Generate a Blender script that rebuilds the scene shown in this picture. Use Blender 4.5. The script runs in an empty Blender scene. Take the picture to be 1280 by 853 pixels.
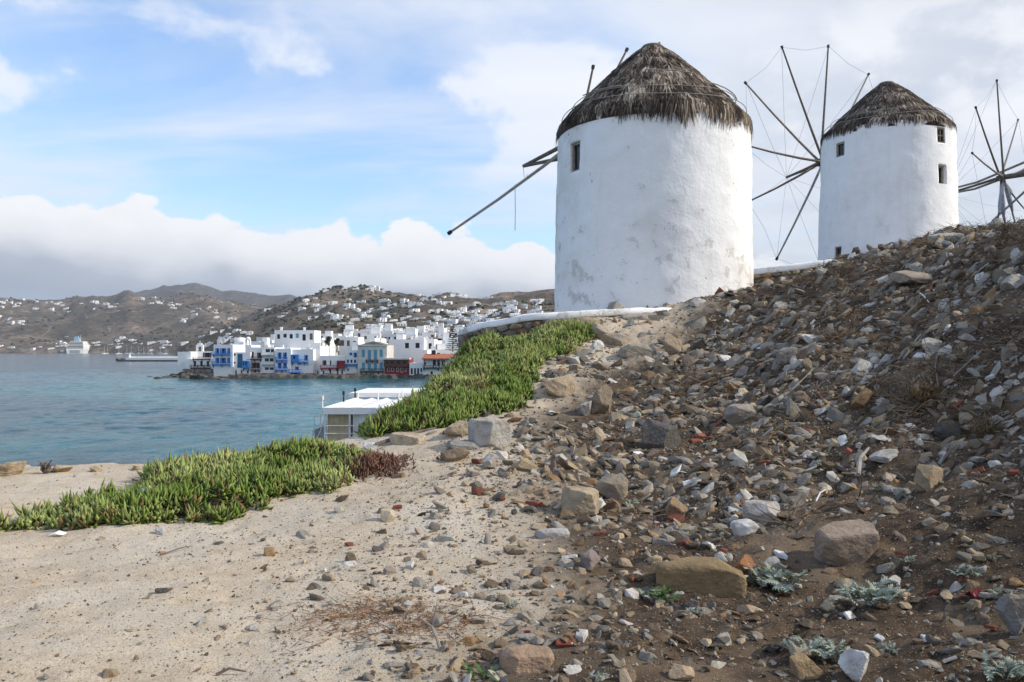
import bpy, bmesh, math, random
import numpy as np
from mathutils import Vector, Matrix

rng = np.random.default_rng(11)
random.seed(5)
sc = bpy.context.scene
C = sc.collection
R = math.radians

# ------------------------------------------------------------------ camera
EYE = 6.6                       # metres above the sea; 1.6 m above the sandy path
F = 1000.0                      # focal length in photograph pixels
HOR = 438.0                     # row of the horizon
cd = bpy.data.cameras.new('camera')
cam = bpy.data.objects.new('camera', cd)
C.objects.link(cam)
cam.location = (0, 0, EYE)
cam.rotation_euler = (R(90), 0, 0)
cd.sensor_width = 36
cd.lens = 36 * F / 1280
cd.shift_y = (HOR - 426.5) / 1280
cd.clip_start = 0.1
cd.clip_end = 20000
sc.camera = cam

# ------------------------------------------------------------------ sun, sky, exposure
SUN_EL, SUN_AZ = 33.0, -3.0     # azimuth counted from +X towards +Y
sv = Vector((math.cos(R(SUN_EL)) * math.cos(R(SUN_AZ)), math.cos(R(SUN_EL)) * math.sin(R(SUN_AZ)), math.sin(R(SUN_EL))))
sd = bpy.data.lights.new('sun', 'SUN')
so = bpy.data.objects.new('sun', sd)
C.objects.link(so)
so.rotation_euler = (-sv).to_track_quat('-Z', 'Y').to_euler()
so.location = (30, 0, 40)
sd.energy = 2.7
sd.angle = R(0.8)
sd.color = (1.0, 0.93, 0.82)
sc.view_settings.view_transform = 'Standard'
sc.view_settings.look = 'None'
sc.view_settings.gamma = 1
sc.view_settings.exposure = 0.72

world = bpy.data.worlds.new('World')
sc.world = world
world.use_nodes = True


class NT:
    """short node-tree helper"""
    def __init__(self, tree):
        self.t = tree
        tree.nodes.clear()

    def n(self, kind, **kw):
        o = self.t.nodes.new(kind)
        for k, v in kw.items():
            if k == 'inp':
                for a, b in v.items():
                    s = o.inputs[a]
                    if isinstance(b, bpy.types.NodeSocket):
                        self.t.links.new(b, s)
                    else:
                        s.default_value = b
            else:
                setattr(o, k, v)
        return o

    def math(self, op, a, b=None, c=None, clamp=False):
        o = self.t.nodes.new('ShaderNodeMath')
        o.operation = op
        o.use_clamp = clamp
        for i, v in enumerate((a, b, c)):
            if v is None:
                continue
            if isinstance(v, bpy.types.NodeSocket):
                self.t.links.new(v, o.inputs[i])
            else:
                o.inputs[i].default_value = v
        return o.outputs[0]

    def mix(self, fac, a, b, blend='MIX'):
        o = self.t.nodes.new('ShaderNodeMix')
        o.data_type = 'RGBA'
        o.blend_type = blend
        for i, v in ((0, fac), (6, a), (7, b)):
            if isinstance(v, bpy.types.NodeSocket):
                self.t.links.new(v, o.inputs[i])
            elif i == 0:
                o.inputs[i].default_value = v
            else:
                o.inputs[i].default_value = (*v, 1) if len(v) == 3 else v
        return o.outputs[2]

    def noise(self, vec, scale, detail=4, rough=.55, dist=0.0, dims='3D'):
        o = self.t.nodes.new('ShaderNodeTexNoise')
        o.noise_dimensions = dims
        o.inputs['Scale'].default_value = scale
        o.inputs['Detail'].default_value = detail
        o.inputs['Roughness'].default_value = rough
        o.inputs['Distortion'].default_value = dist
        if vec is not None:
            self.t.links.new(vec, o.inputs['Vector'])
        return o.outputs['Fac']

    def sstep(self, v, lo, hi, a=0.0, b=1.0):
        o = self.t.nodes.new('ShaderNodeMapRange')
        o.interpolation_type = 'SMOOTHSTEP'
        for i, x in enumerate((v, lo, hi, a, b)):
            if isinstance(x, bpy.types.NodeSocket):
                self.t.links.new(x, o.inputs[i])
            else:
                o.inputs[i].default_value = x
        return o.outputs[0]

    def ramp(self, v, stops):
        o = self.t.nodes.new('ShaderNodeValToRGB')
        e = o.color_ramp.elements
        while len(e) < len(stops):
            e.new(.5)
        for i, (p, c) in enumerate(stops):
            e[i].position = p
            e[i].color = (*c, 1)
        self.t.links.new(v, o.inputs[0])
        return o.outputs[0]

    def xyz(self, x, y, z):
        o = self.t.nodes.new('ShaderNodeCombineXYZ')
        for i, v in enumerate((x, y, z)):
            if isinstance(v, bpy.types.NodeSocket):
                self.t.links.new(v, o.inputs[i])
            else:
                o.inputs[i].default_value = v
        return o.outputs[0]


def build_world():
    w = NT(world.node_tree)
    sky = w.n('ShaderNodeTexSky', sky_type='NISHITA', sun_disc=False, sun_elevation=R(SUN_EL),
              sun_rotation=R(90 - SUN_AZ), altitude=10, air_density=1.0, dust_density=.15, ozone_density=2.2)
    skyc = w.mix(1.0, sky.outputs[0], (0.128, 0.142, 0.155), 'MULTIPLY')
    tc = w.n('ShaderNodeTexCoord')
    sep = w.n('ShaderNodeSeparateXYZ', inp={0: tc.outputs['Generated']})
    x, y, z = sep.outputs
    hyp = w.math('SQRT', w.math('ADD', w.math('MULTIPLY', x, x), w.math('MULTIPLY', y, y)))
    hyp = w.math('MAXIMUM', hyp, .02)
    v = w.math('DIVIDE', z, hyp)                                  # tangent of the elevation
    ux = w.math('DIVIDE', x, hyp)
    uy = w.math('DIVIDE', y, hyp)
    az = w.math('ARCTAN2', x, y)
    ring = w.xyz(ux, uy, v)
    # high thin veil, seen as a sheet overhead
    zz = w.math('ADD', w.math('MAXIMUM', z, 0.0), .10)
    flat = w.xyz(w.math('DIVIDE', x, zz), w.math('DIVIDE', y, zz), 1.3)
    fm = w.n('ShaderNodeMapping', inp={'Vector': flat, 'Rotation': (0, 0, R(24)), 'Scale': (.50, 1.15, 1)})
    n1 = w.noise(fm.outputs[0], 1.05, 7, .60, .5)
    n2 = w.noise(flat, .45, 3, .5)
    # the veil is thicker on the sun's side of the sky
    side = w.sstep(ux, .02, .50)
    cov = w.math('ADD', w.math('ADD', n1, w.math('MULTIPLY', w.math('SUBTRACT', n2, .5), .55)), w.math('MULTIPLY', side, .30))
    veil = w.sstep(cov, .345, .73)
    veil = w.math('MULTIPLY', veil, .93)
    n3 = w.noise(flat, 1.1, 5, .55)
    veilc = w.mix(w.sstep(n3, .35, .68), (.40, .425, .475), (.57, .58, .61))
    veilc = w.mix(side, (.55, .58, .635), veilc)
    c1 = w.mix(veil, skyc, veilc)
    # a heap of cumulus in the middle heights
    hm = w.n('ShaderNodeMapping', inp={'Vector': ring, 'Location': (.37, .2, 0), 'Scale': (1, 1, 1.5)})
    b1 = w.noise(hm.outputs[0], 7.5, 8, .56, .15)
    b2 = w.noise(hm.outputs[0], 2.1, 2, .5)
    hcov = w.math('ADD', w.math('MULTIPLY', b1, .55), b2)
    band = w.math('MULTIPLY', w.sstep(v, .17, .27), w.sstep(v, .47, .33))
    heap = w.math('MULTIPLY', w.sstep(w.math('ADD', hcov, w.math('MULTIPLY', w.sstep(ux, -.12, .02), .08)), .77, .86), band)
    c2 = w.mix(w.math('MULTIPLY', heap, .75), c1, (.63, .635, .66))
    # the long cumulus bank that rings the horizon
    bm = w.n('ShaderNodeMapping', inp={'Vector': ring, 'Location': (0, 0, 3), 'Scale': (1, 1, 1.7)})
    p1 = w.noise(bm.outputs[0], 5.0, 2, .5)
    p2 = w.noise(bm.outputs[0], 13, 9, .58)
    vo1 = w.n('ShaderNodeTexVoronoi', feature='F1', inp={'Vector': bm.outputs[0], 'Scale': 10.0}).outputs['Distance']
    vo2 = w.n('ShaderNodeTexVoronoi', feature='F1', inp={'Vector': bm.outputs[0], 'Scale': 24.0}).outputs['Distance']
    puff = w.math('ADD', w.math('MULTIPLY', w.math('SUBTRACT', .42, vo1), .040), w.math('MULTIPLY', w.math('SUBTRACT', .42, vo2), .026))
    slope = w.math('MULTIPLY', az, -.05)
    slope = w.math('MINIMUM', w.math('MAXIMUM', slope, -.03), .022)
    top = w.math('ADD', w.math('ADD', .140, slope),
                 w.math('ADD', w.math('MULTIPLY', w.math('SUBTRACT', p1, .5), .06), w.math('ADD', puff, w.math('MULTIPLY', w.math('SUBTRACT', p2, .5), .085))))
    dep = w.math('SUBTRACT', top, v)                              # depth below the bank's top
    bank = w.sstep(dep, -.001, .0065)
    shade = w.sstep(w.math('ADD', dep, w.math('ADD', w.math('MULTIPLY', puff, -.75), w.math('MULTIPLY', w.math('SUBTRACT', .5, p2), .10))), .022, .110)
    p3 = w.noise(bm.outputs[0], 11, 6, .6)
    shade = w.math('ADD', shade, w.math('MULTIPLY', w.math('SUBTRACT', p3, .5), .4), clamp=True)
    bankc = w.ramp(shade, [(0.0, (.67, .672, .678)), (.33, (.53, .542, .568)), (.62, (.30, .33, .385)), (1.0, (.20, .235, .295))])
    # below the flat base the air is pale again
    base = w.sstep(w.math('ADD', v, w.math('MULTIPLY', w.math('SUBTRACT', p1, .5), .05)), .078, .030)
    bankc = w.mix(base, bankc, (.27, .345, .45))
    c3 = w.mix(bank, c2, bankc)
    bg = w.n('ShaderNodeBackground', inp={'Color': c3, 'Strength': 1.0})
    out = w.n('ShaderNodeOutputWorld')
    w.t.links.new(bg.outputs[0], out.inputs[0])


build_world()


# ------------------------------------------------------------------ numpy noise
def _hash(ix, iy, iz, seed):
    h = (ix.astype(np.int64) * 374761393 + iy.astype(np.int64) * 668265263 + iz.astype(np.int64) * 2147483647 + seed * 974634777) & 0xFFFFFFFF
    h = ((h ^ (h >> 13)) * 1274126177) & 0xFFFFFFFF
    h = ((h ^ (h >> 16)) * 2246822519) & 0xFFFFFFFF
    return ((h ^ (h >> 15)) & 0xFFFFFF) / float(0xFFFFFF)


def vnoise(x, y, z=0.0, seed=0):
    x = np.asarray(x, float); y = np.asarray(y, float)
    z = np.zeros_like(x) + z
    ix, iy, iz = np.floor(x), np.floor(y), np.floor(z)
    fx, fy, fz = x - ix, y - iy, z - iz
    fx = fx * fx * (3 - 2 * fx); fy = fy * fy * (3 - 2 * fy); fz = fz * fz * (3 - 2 * fz)
    r = 0
    for dx in (0, 1):
        for dy in (0, 1):
            for dz in (0, 1):
                wgt = (fx if dx else 1 - fx) * (fy if dy else 1 - fy) * (fz if dz else 1 - fz)
                r = r + wgt * _hash(ix + dx, iy + dy, iz + dz, seed)
    return r * 2 - 1


def fbm(x, y, z=0.0, octv=4, seed=0, gain=.5):
    a, s, r, f = 1.0, 0.0, 0.0, 1.0
    for o in range(octv):
        r = r + a * vnoise(np.asarray(x) * f, np.asarray(y) * f, np.asarray(z) * f, seed + o * 17)
        s += a
        a *= gain
        f *= 2.03
    return r / s


def sst(x, a, b):
    t = np.clip((np.asarray(x, float) - a) / (b - a), 0, 1)
    return t * t * (3 - 2 * t)


def P(px, py, d):
    """the world point seen at a photograph pixel at depth d"""
    return np.array(((px - 640) / F * d, d, EYE - (py - HOR) / F * d))


# ------------------------------------------------------------------ object helpers
def tag(o, label=None, cat=None, group=None, kind=None):
    for k, v in (('label', label), ('category', cat), ('group', group), ('kind', kind)):
        if v:
            o[k] = v
    return o


def empty(name, loc=(0, 0, 0), rz=0.0, **kw):
    o = bpy.data.objects.new(name, None)
    o.empty_display_size = .2
    o.location = loc
    o.rotation_euler = (0, 0, rz)
    C.objects.link(o)
    return tag(o, **kw)


def link(name, me, mat=None, parent=None, loc=(0, 0, 0), rot=(0, 0, 0), scale=(1, 1, 1), **kw):
    o = bpy.data.objects.new(name, me)
    if mat is not None and len(me.materials) == 0:
        me.materials.append(mat)
    o.location = loc
    o.rotation_euler = rot
    o.scale = scale
    o.parent = parent
    C.objects.link(o)
    return tag(o, **kw)


def fast_mesh(name, V, T, col=None, smooth=False):
    """triangle mesh from numpy arrays, col is a colour for each vertex"""
    V = np.asarray(V, np.float32); T = np.asarray(T, np.int32)
    me = bpy.data.meshes.new(name)
    k = T.shape[1]
    me.vertices.add(len(V)); me.loops.add(T.size); me.polygons.add(len(T))
    me.vertices.foreach_set('co', V.ravel())
    me.loops.foreach_set('vertex_index', T.ravel())
    me.polygons.foreach_set('loop_start', np.arange(0, T.size, k, dtype=np.int32))
    me.polygons.foreach_set('use_smooth', np.full(len(T), smooth))
    if col is not None:
        a = me.color_attributes.new('col', 'FLOAT_COLOR', 'POINT')
        c4 = np.ones((len(V), 4), np.float32)
        c4[:, :3] = col
        a.data.foreach_set('color', c4.ravel())
    me.update(calc_edges=True)
    me.validate()
    return me


class MB:
    """collects boxes, tubes and so on for one mesh"""
    def __init__(self):
        self.v, self.f, self.mi, self.cur = [], [], [], 0

    def _add(self, vs, fs):
        b = len(self.v)
        self.v.extend([tuple(p) for p in vs])
        self.f.extend([tuple(i + b for i in f) for f in fs])
        self.mi.extend([self.cur] * len(fs))
        return self

    def box(self, x0, x1, y0, y1, z0, z1):
        return self._add([(x0, y0, z0), (x1, y0, z0), (x1, y1, z0), (x0, y1, z0), (x0, y0, z1), (x1, y0, z1), (x1, y1, z1), (x0, y1, z1)],
                         [(0, 3, 2, 1), (4, 5, 6, 7), (0, 1, 5, 4), (1, 2, 6, 5), (2, 3, 7, 6), (3, 0, 4, 7)])

    def hexa(self, pts):
        return self._add(pts, [(0, 3, 2, 1), (4, 5, 6, 7), (0, 1, 5, 4), (1, 2, 6, 5), (2, 3, 7, 6), (3, 0, 4, 7)])

    def tube(self, pts, rad, n=6, cap=True):
        pts = [Vector(p) for p in pts]
        if not isinstance(rad, (list, tuple)):
            rad = [rad] * len(pts)
        vs, fs = [], []
        up = Vector((0.13, .21, 1)).normalized()
        for i, p in enumerate(pts):
            a = pts[min(i + 1, len(pts) - 1)] - pts[max(i - 1, 0)]
            a.normalize()
            s = a.cross(up)
            if s.length < .05:
                s = a.cross(Vector((1, 0, 0)))
            s.normalize()
            t = s.cross(a)
            for k in range(n):
                an = 2 * math.pi * k / n
                vs.append(p + (s * math.cos(an) + t * math.sin(an)) * rad[i])
        for i in range(len(pts) - 1):
            for k in range(n):
                a, b = i * n + k, i * n + (k + 1) % n
                fs.append((a, b, b + n, a + n))
        if cap:
            fs.append(tuple(range(n - 1, -1, -1)))
            fs.append(tuple(range((len(pts) - 1) * n, len(pts) * n)))
        return self._add(vs, fs)

    def lathe(self, prof, n=32, c=(0, 0, 0), cap=True):
        vs, fs = [], []
        for r, z in prof:
            for k in range(n):
                a = 2 * math.pi * k / n
                vs.append((c[0] + r * math.cos(a), c[1] + r * math.sin(a), c[2] + z))
        for i in range(len(prof) - 1):
            for k in range(n):
                a, b = i * n + k, i * n + (k + 1) % n
                fs.append((a, b, b + n, a + n))
        if cap:
            fs.append(tuple(range(n - 1, -1, -1)))
            fs.append(tuple(range((len(prof) - 1) * n, len(prof) * n)))
        return self._add(vs, fs)

    def mesh(self, name, mats=None, smooth=False):
        me = bpy.data.meshes.new(name)
        me.from_pydata(self.v, [], self.f)
        for m in (mats or []):
            me.materials.append(m)
        if any(self.mi):
            me.polygons.foreach_set('material_index', self.mi)
        if smooth:
            me.polygons.foreach_set('use_smooth', [True] * len(me.polygons))
        me.update()
        return me

    def build(self, name, mat, parent=None, smooth=False, **kw):
        mats = mat if isinstance(mat, (list, tuple)) else [mat]
        return link(name, self.mesh(name, mats, smooth), None, parent, **kw)


# ------------------------------------------------------------------ materials
def mat_new(name):
    m = bpy.data.materials.new(name)
    m.use_nodes = True
    t = NT(m.node_tree)
    b = t.n('ShaderNodeBsdfPrincipled')
    o = t.n('ShaderNodeOutputMaterial')
    m.node_tree.links.new(b.outputs[0], o.inputs[0])
    return m, t, b


def setin(t, b, **kw):
    for k, v in kw.items():
        s = b.inputs[k.replace('_', ' ')]
        if isinstance(v, bpy.types.NodeSocket):
            t.t.links.new(v, s)
        elif isinstance(v, tuple) and len(v) == 3 and s.type == 'RGBA':
            s.default_value = (*v, 1)
        else:
            s.default_value = v


def bump(t, b, h, strength, dist=.02):
    o = t.n('ShaderNodeBump', inp={'Height': h, 'Strength': strength, 'Distance': dist})
    t.t.links.new(o.outputs[0], b.inputs['Normal'])
    return o


def simple(name, col, rough=.7, var=.15, scale=8.0, bumps=.15, bdist=.02, metal=0.0):
    m, t, b = mat_new(name)
    tc = t.n('ShaderNodeTexCoord').outputs['Object']
    n = t.noise(tc, scale, 5, .6)
    c = t.mix(t.sstep(n, .3, .7), tuple(x * (1 - var) for x in col), tuple(min(1, x * (1 + var)) for x in col))
    setin(t, b, Base_Color=c, Roughness=rough, Metallic=metal)
    b.inputs['Specular IOR Level'].default_value = .3
    if bumps:
        bump(t, b, n, bumps, bdist)
    return m


def vcol_mat(name, use_obj, rough=.85, scale=30.0, var=.35, bumps=.5, bdist=.01, transl=0.0, speck=.0, dirt=.0):
    """colour from the object (use_obj) or from the mesh's own colour attribute, broken up with grain"""
    m, t, b = mat_new(name)
    if use_obj:
        base = t.n('ShaderNodeObjectInfo').outputs['Color']
    else:
        base = t.n('ShaderNodeAttribute', attribute_name='col').outputs['Color']
    g = t.n('ShaderNodeNewGeometry')
    n = t.noise(g.outputs['Position'], scale, 6, .65)
    n2 = t.noise(g.outputs['Position'], scale * .22, 3, .5)
    k = t.math('ADD', t.math('MULTIPLY', t.math('SUBTRACT', n, .5), var * 2.2), t.math('ADD', 1.0, t.math('MULTIPLY', t.math('SUBTRACT', n2, .5), var * 1.5)))
    c = t.mix(1.0, base, t.xyz(k, k, k), 'MULTIPLY')
    if speck:
        v = t.noise(g.outputs['Position'], scale * 4, 2, .5)
        c = t.mix(t.math('MULTIPLY', t.sstep(v, .62, .72), speck), c, (.62, .60, .56))
        r = t.noise(g.outputs['Position'], scale * .35, 4, .6)
        c = t.mix(t.math('MULTIPLY', t.sstep(r, .56, .70), .45), c, (.30, .17, .08))
    if dirt:
        dn = t.noise(g.outputs['Position'], scale * .5, 5, .65)
        c = t.mix(t.math('MULTIPLY', t.sstep(dn, .42, .68), dirt), c, (.13, .09, .056))
    setin(t, b, Base_Color=c, Roughness=rough)
    b.inputs['Specular IOR Level'].default_value = .25
    if transl:
        tr = t.n('ShaderNodeBsdfTranslucent', inp={'Color': c})
        mx = t.n('ShaderNodeMixShader', inp={0: transl, 1: b.outputs[0], 2: tr.outputs[0]})
        t.t.links.new(mx.outputs[0], next(q for q in t.t.nodes if q.type == 'OUTPUT_MATERIAL').inputs[0])
    if bumps:
        bump(t, b, n, bumps, bdist)
    return m


M = {}
M['stone'] = vcol_mat('stone', True, .92, 20, .42, .9, .03, speck=.3, dirt=.45)
M['stone_stuff'] = vcol_mat('stone_rubble', False, .92, 28, .40, .8, .018, speck=.3, dirt=.42)
M['leaf_stuff'] = vcol_mat('leaf', False, .38, 40, .12, 0, transl=.28)
M['dry_stuff'] = vcol_mat('dry_stems', False, .9, 40, .2, 0)
M['thatch_stuff'] = vcol_mat('thatch', False, .95, 30, .25, 0)
M['silver_leaf'] = simple('silver_leaf', (.29, .325, .255), .75, .22, 60, .2, .004)
M['wood'] = simple('weathered_wood', (.16, .125, .10), .85, .3, 9, .4, .01)
M['wood_pale'] = simple('pale_weathered_wood', (.30, .27, .235), .85, .25, 9, .4, .01)
M['dark_wood'] = simple('dark_wood', (.075, .045, .035), .7, .3, 6, .2, .01)
M['wire'] = simple('wire', (.10, .10, .105), .5, .1, 5, 0, metal=.5)
M['sailcloth'] = simple('sailcloth', (.33, .34, .37), .9, .2, 7, .3, .02)
M['pane'] = simple('dark_pane', (.015, .018, .022), .15, .2, 3, 0)
M['glass'] = simple('sea_glass_panel', (.20, .31, .30), .2, .1, 3, 0)
M['blue'] = simple('blue_paint', (.045, .20, .52), .5, .2, 3, .1)
M['teal'] = simple('teal_paint', (.03, .15, .27), .5, .2, 3, .1)
M['pale_blue'] = simple('pale_blue_paint', (.12, .33, .48), .55, .15, 3, .1)
M['red'] = simple('dark_red_paint', (.23, .022, .028), .55, .25, 3, .1)
M['brown'] = simple('brown_timber', (.10, .045, .035), .65, .25, 3, .1)
M['black'] = simple('black_timber', (.025, .024, .025), .6, .2, 3, .1)
M['tile'] = simple('clay_tile', (.42, .15, .085), .8, .25, 4, .3)
M['cream'] = simple('cream_stone_front', (.60, .58, .53), .85, .12, .8, .2)
M['grey_stone'] = simple('grey_stone', (.22, .20, .18), .95, .45, 1.3, .8, .1)
M['sea_rock'] = simple('sea_rock', (.10, .085, .07), .9, .5, .9, 1, .3)
M['white'] = simple('whitewash', (.80, .80, .79), .85, .035, .5, .1, .03)
M['white_far'] = simple('whitewash_far', (.80, .80, .79), .85, .05, .1, 0)
M['canvas'] = simple('white_canvas', (.82, .81, .79), .8, .03, 2, .05)
M['beige'] = simple('beige_curtain', (.52, .42, .27), .85, .12, 3, .1)
M['clay'] = simple('clay_pot', (.38, .13, .09), .8, .2, 5, .1)
M['feather'] = simple('dark_feather', (.035, .035, .04), .6, .3, 20, 0)
M['metal_paint'] = simple('white_painted_metal', (.75, .75, .75), .4, .05, 3, 0)


def whitewash_mill(name, base_z, top_z, wear, seed):
    """lime plaster with flaked patches low on the wall, rain streaks below the eaves and hairline dirt"""
    m, t, b = mat_new(name)
    tc = t.n('ShaderNodeTexCoord').outputs['Object']
    off = t.n('ShaderNodeMapping', inp={'Vector': tc, 'Location': (seed * 3.1, seed * 1.7, 0)}).outputs[0]
    z = t.n('ShaderNodeSeparateXYZ', inp={0: tc}).outputs[2]
    big = t.noise(off, .55, 4, .55)
    med = t.noise(off, 2.4, 6, .6)
    fine = t.noise(off, 11, 5, .6)
    low = t.sstep(z, 3.4, .6)
    cov = t.math('ADD', t.math('ADD', t.math('MULTIPLY', med, .75), t.math('MULTIPLY', fine, .25)),
                 t.math('ADD', t.math('MULTIPLY', low, .085), t.math('MULTIPLY', t.math('SUBTRACT', big, .5), .30)))
    flake = t.sstep(cov, .655 - wear * .045, .685 - wear * .04)
    strk = t.n('ShaderNodeMapping', inp={'Vector': off, 'Scale': (3.2, 3.2, .22)}).outputs[0]
    st = t.noise(strk, 1.6, 5, .6)
    streak = t.math('MULTIPLY', t.sstep(st, .52, .75), .32)
    c = t.mix(t.sstep(med, .3, .75), (.90, .895, .885), (.85, .845, .83))
    c = t.mix(streak, c, (.70, .68, .645))
    c = t.mix(t.math('MULTIPLY', t.sstep(big, .50, .68), .38 * wear), c, (.60, .565, .50))
    grey = t.mix(t.sstep(fine, .4, .62), (.50, .47, .42), (.67, .655, .62))
    c = t.mix(t.math('MULTIPLY', flake, .68 * wear), c, grey)
    holes = t.math('MULTIPLY', t.sstep(t.math('ADD', t.noise(off, 6.5, 4, .6), t.math('MULTIPLY', low, .02)), .705, .725), wear)
    c = t.mix(holes, c, (.17, .145, .12))
    setin(t, b, Base_Color=c, Roughness=.88)
    b.inputs['Specular IOR Level'].default_value = .2
    h = t.math('ADD', t.math('ADD', t.math('MULTIPLY', med, .55), t.math('MULTIPLY', fine, .18)), t.math('MULTIPLY', flake, -.10))
    bump(t, b, h, .55, .10)
    return m


def ground_mat():
    m, t, b = mat_new('sandy_soil')
    g = t.n('ShaderNodeNewGeometry').outputs['Position']
    soil = t.n('ShaderNodeAttribute', attribute_name='soil').outputs['Fac']
    big = t.noise(g, .9, 5, .6)
    med = t.noise(g, 7, 6, .62)
    fine = t.noise(g, 60, 5, .7)
    grit = t.noise(g, 190, 3, .6)
    sand = t.mix(t.sstep(med, .3, .7), (.49, .395, .28), (.61, .51, .385))
    sand = t.mix(t.sstep(big, .45, .7), sand, (.60, .525, .42))
    brown = t.mix(t.sstep(med, .3, .72), (.036, .024, .015), (.125, .085, .053))
    brown = t.mix(t.math('MULTIPLY', t.sstep(big, .5, .66), .8), brown, (.20, .145, .095))
    edge = t.math('ADD', soil, t.math('MULTIPLY', t.math('SUBTRACT', med, .5), .5))
    c = t.mix(t.sstep(edge, .25, .75), sand, brown)
    k = t.math('ADD', .50, t.math('MULTIPLY', fine, .96))
    c = t.mix(1.0, c, t.xyz(k, k, k), 'MULTIPLY')
    vo = t.n('ShaderNodeTexVoronoi', feature='F1', inp={'Vector': g, 'Scale': 75.0})
    cs = t.n('ShaderNodeSeparateColor', inp={0: vo.outputs['Color']})
    peb = t.math('MULTIPLY', t.sstep(vo.outputs['Distance'], .40, .26), t.math('GREATER_THAN', cs.outputs[0], .55))
    pc = t.ramp(cs.outputs[1], [(0, (.10, .09, .085)), (.3, (.26, .22, .18)), (.6, (.42, .36, .29)), (.85, (.42, .38, .33)), (1, (.36, .19, .12))])
    c = t.mix(t.math('MULTIPLY', peb, t.math('ADD', .32, t.math('MULTIPLY', soil, .3))), c, pc)
    c = t.mix(t.math('MULTIPLY', t.sstep(grit, .60, .70), .55), c, (.085, .07, .055))
    c = t.mix(t.math('MULTIPLY', t.sstep(t.noise(g, 120, 2, .5), .62, .70), t.math('MULTIPLY', t.math('SUBTRACT', 1.0, soil), .4)), c, (.62, .58, .52))
    setin(t, b, Base_Color=c, Roughness=.95)
    b.inputs['Specular IOR Level'].default_value = .15
    h = t.math('ADD', t.math('ADD', t.math('MULTIPLY', fine, .5), t.math('MULTIPLY', grit, .25)), t.math('ADD', t.math('MULTIPLY', med, .8), t.math('MULTIPLY', peb, .45)))
    bump(t, b, h, .8, .022)
    return m


def sea_mat():
    m, t, b = mat_new('sea_water')
    g = t.n('ShaderNodeNewGeometry').outputs['Position']
    st = t.n('ShaderNodeMapping', inp={'Vector': g, 'Rotation': (0, 0, R(20)), 'Scale': (1, .55, 1)}).outputs[0]
    w1 = t.noise(st, .38, 6, .62, .6)
    w2 = t.noise(st, 1.6, 5, .6, .3)
    w3 = t.noise(st, .07, 3, .5)
    patch = t.noise(g, .022, 5, .6, .8)
    far = t.sstep(t.n('ShaderNodeSeparateXYZ', inp={0: g}).outputs[1], 90, 420)
    c = t.mix(t.sstep(patch, .38, .62), (.006, .056, .072), (.010, .135, .140))
    c = t.mix(far, c, (.009, .052, .088))
    setin(t, b, Base_Color=c, Roughness=.12, IOR=1.21)
    h = t.math('ADD', t.math('ADD', t.math('MULTIPLY', w1, .75), t.math('MULTIPLY', w2, .22)), t.math('MULTIPLY', w3, 1.2))
    bump(t, b, h, .8, .5)
    return m


def hill_mat(name, kind):
    m, t, b = mat_new(name)
    g = t.n('ShaderNodeNewGeometry').outputs['Position']
    a = t.noise(g, .0042, 5, .6)
    b1 = t.noise(g, .02, 6, .68)
    b2 = t.noise(g, .11, 5, .7)
    if kind == 'far':
        c = t.mix(t.sstep(b1, .3, .7), (.055, .05, .05), (.105, .09, .08))
    else:
        c = t.mix(t.sstep(b1, .32, .68), (.11, .086, .068), (.27, .205, .155))
        c = t.mix(t.math('MULTIPLY', t.sstep(a, .42, .62), .85), c, (.085, .075, .055))
    c = t.mix(t.math('MULTIPLY', t.sstep(b2, .50, .62), .8), c, (.048, .046, .034))
    sc2 = t.noise(g, .032, 5, .7)
    c = t.mix(t.math('MULTIPLY', t.sstep(sc2, .50, .60), .75), c, (.052, .05, .036))
    # dry-stone field walls and tracks: thin pale lines along cell borders
    vo = t.n('ShaderNodeTexVoronoi', feature='DISTANCE_TO_EDGE', inp={'Vector': g, 'Scale': .011 if kind != 'far' else .006})
    ln = t.math('MULTIPLY', t.sstep(vo.outputs['Distance'], .022, .008), t.sstep(b1, .42, .55))
    c = t.mix(t.math('MULTIPLY', ln, .5), c, (.36, .31, .26))
    rk = t.sstep(t.noise(g, .05, 6, .75), .60, .72)
    c = t.mix(t.math('MULTIPLY', rk, .35), c, (.33, .29, .25))
    setin(t, b, Base_Color=c, Roughness=.95)
    b.inputs['Specular IOR Level'].default_value = .1
    bump(t, b, t.math('ADD', b1, t.math('MULTIPLY', b2, .4)), .9, 8.0)
    return m

# ================================================================== NEAR TERRAIN
vis = [  # pixel, pixel, depth of points on the bare ground
    (600, 600, 8.6), (600, 540, 11.3), (500, 562, 11.0), (440, 545, 12.2), (690, 500, 14.0), (640, 520, 12.8), (530, 497, 15.5),
    (650, 470, 15.5), (720, 450, 17.0), (590, 443, 18.6), (700, 417, 19.5), (745, 397, 20.4), (860, 381, 21.4), (780, 442, 17.8), (850, 402, 20.3),
    (850, 700, 5.95), (1000, 760, 4.85), (1280, 800, 4.25), (1065, 690, 6.05), (1280, 700, 5.3), (1100, 600, 7.6), (1280, 600, 6.6),
    (950, 600, 8.4), (860, 560, 10.2), (1000, 540, 9.8), (1150, 540, 8.9), (1280, 500, 8.2), (1100, 470, 11.0), (950, 480, 13.0),
    (880, 480, 14.4), (830, 500, 13.6), (1000, 420, 15.0), (1150, 400, 12.8), (1280, 400, 10.2), (900, 420, 18.0), (950, 382, 19.4),
    (1050, 352, 17.8), (1180, 342, 14.5), (1280, 330, 12.2), (900, 378, 20.8), (950, 361, 20.8), (1000, 348, 20.3), (1060, 325, 19.8),
    (1120, 314, 18.8), (1180, 301, 17.3), (1230, 291, 15.8), (1280, 288, 14.3), (750, 620, 8.4), (700, 560, 10.6)]
pts = [P(*q) for q in vis]
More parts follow.
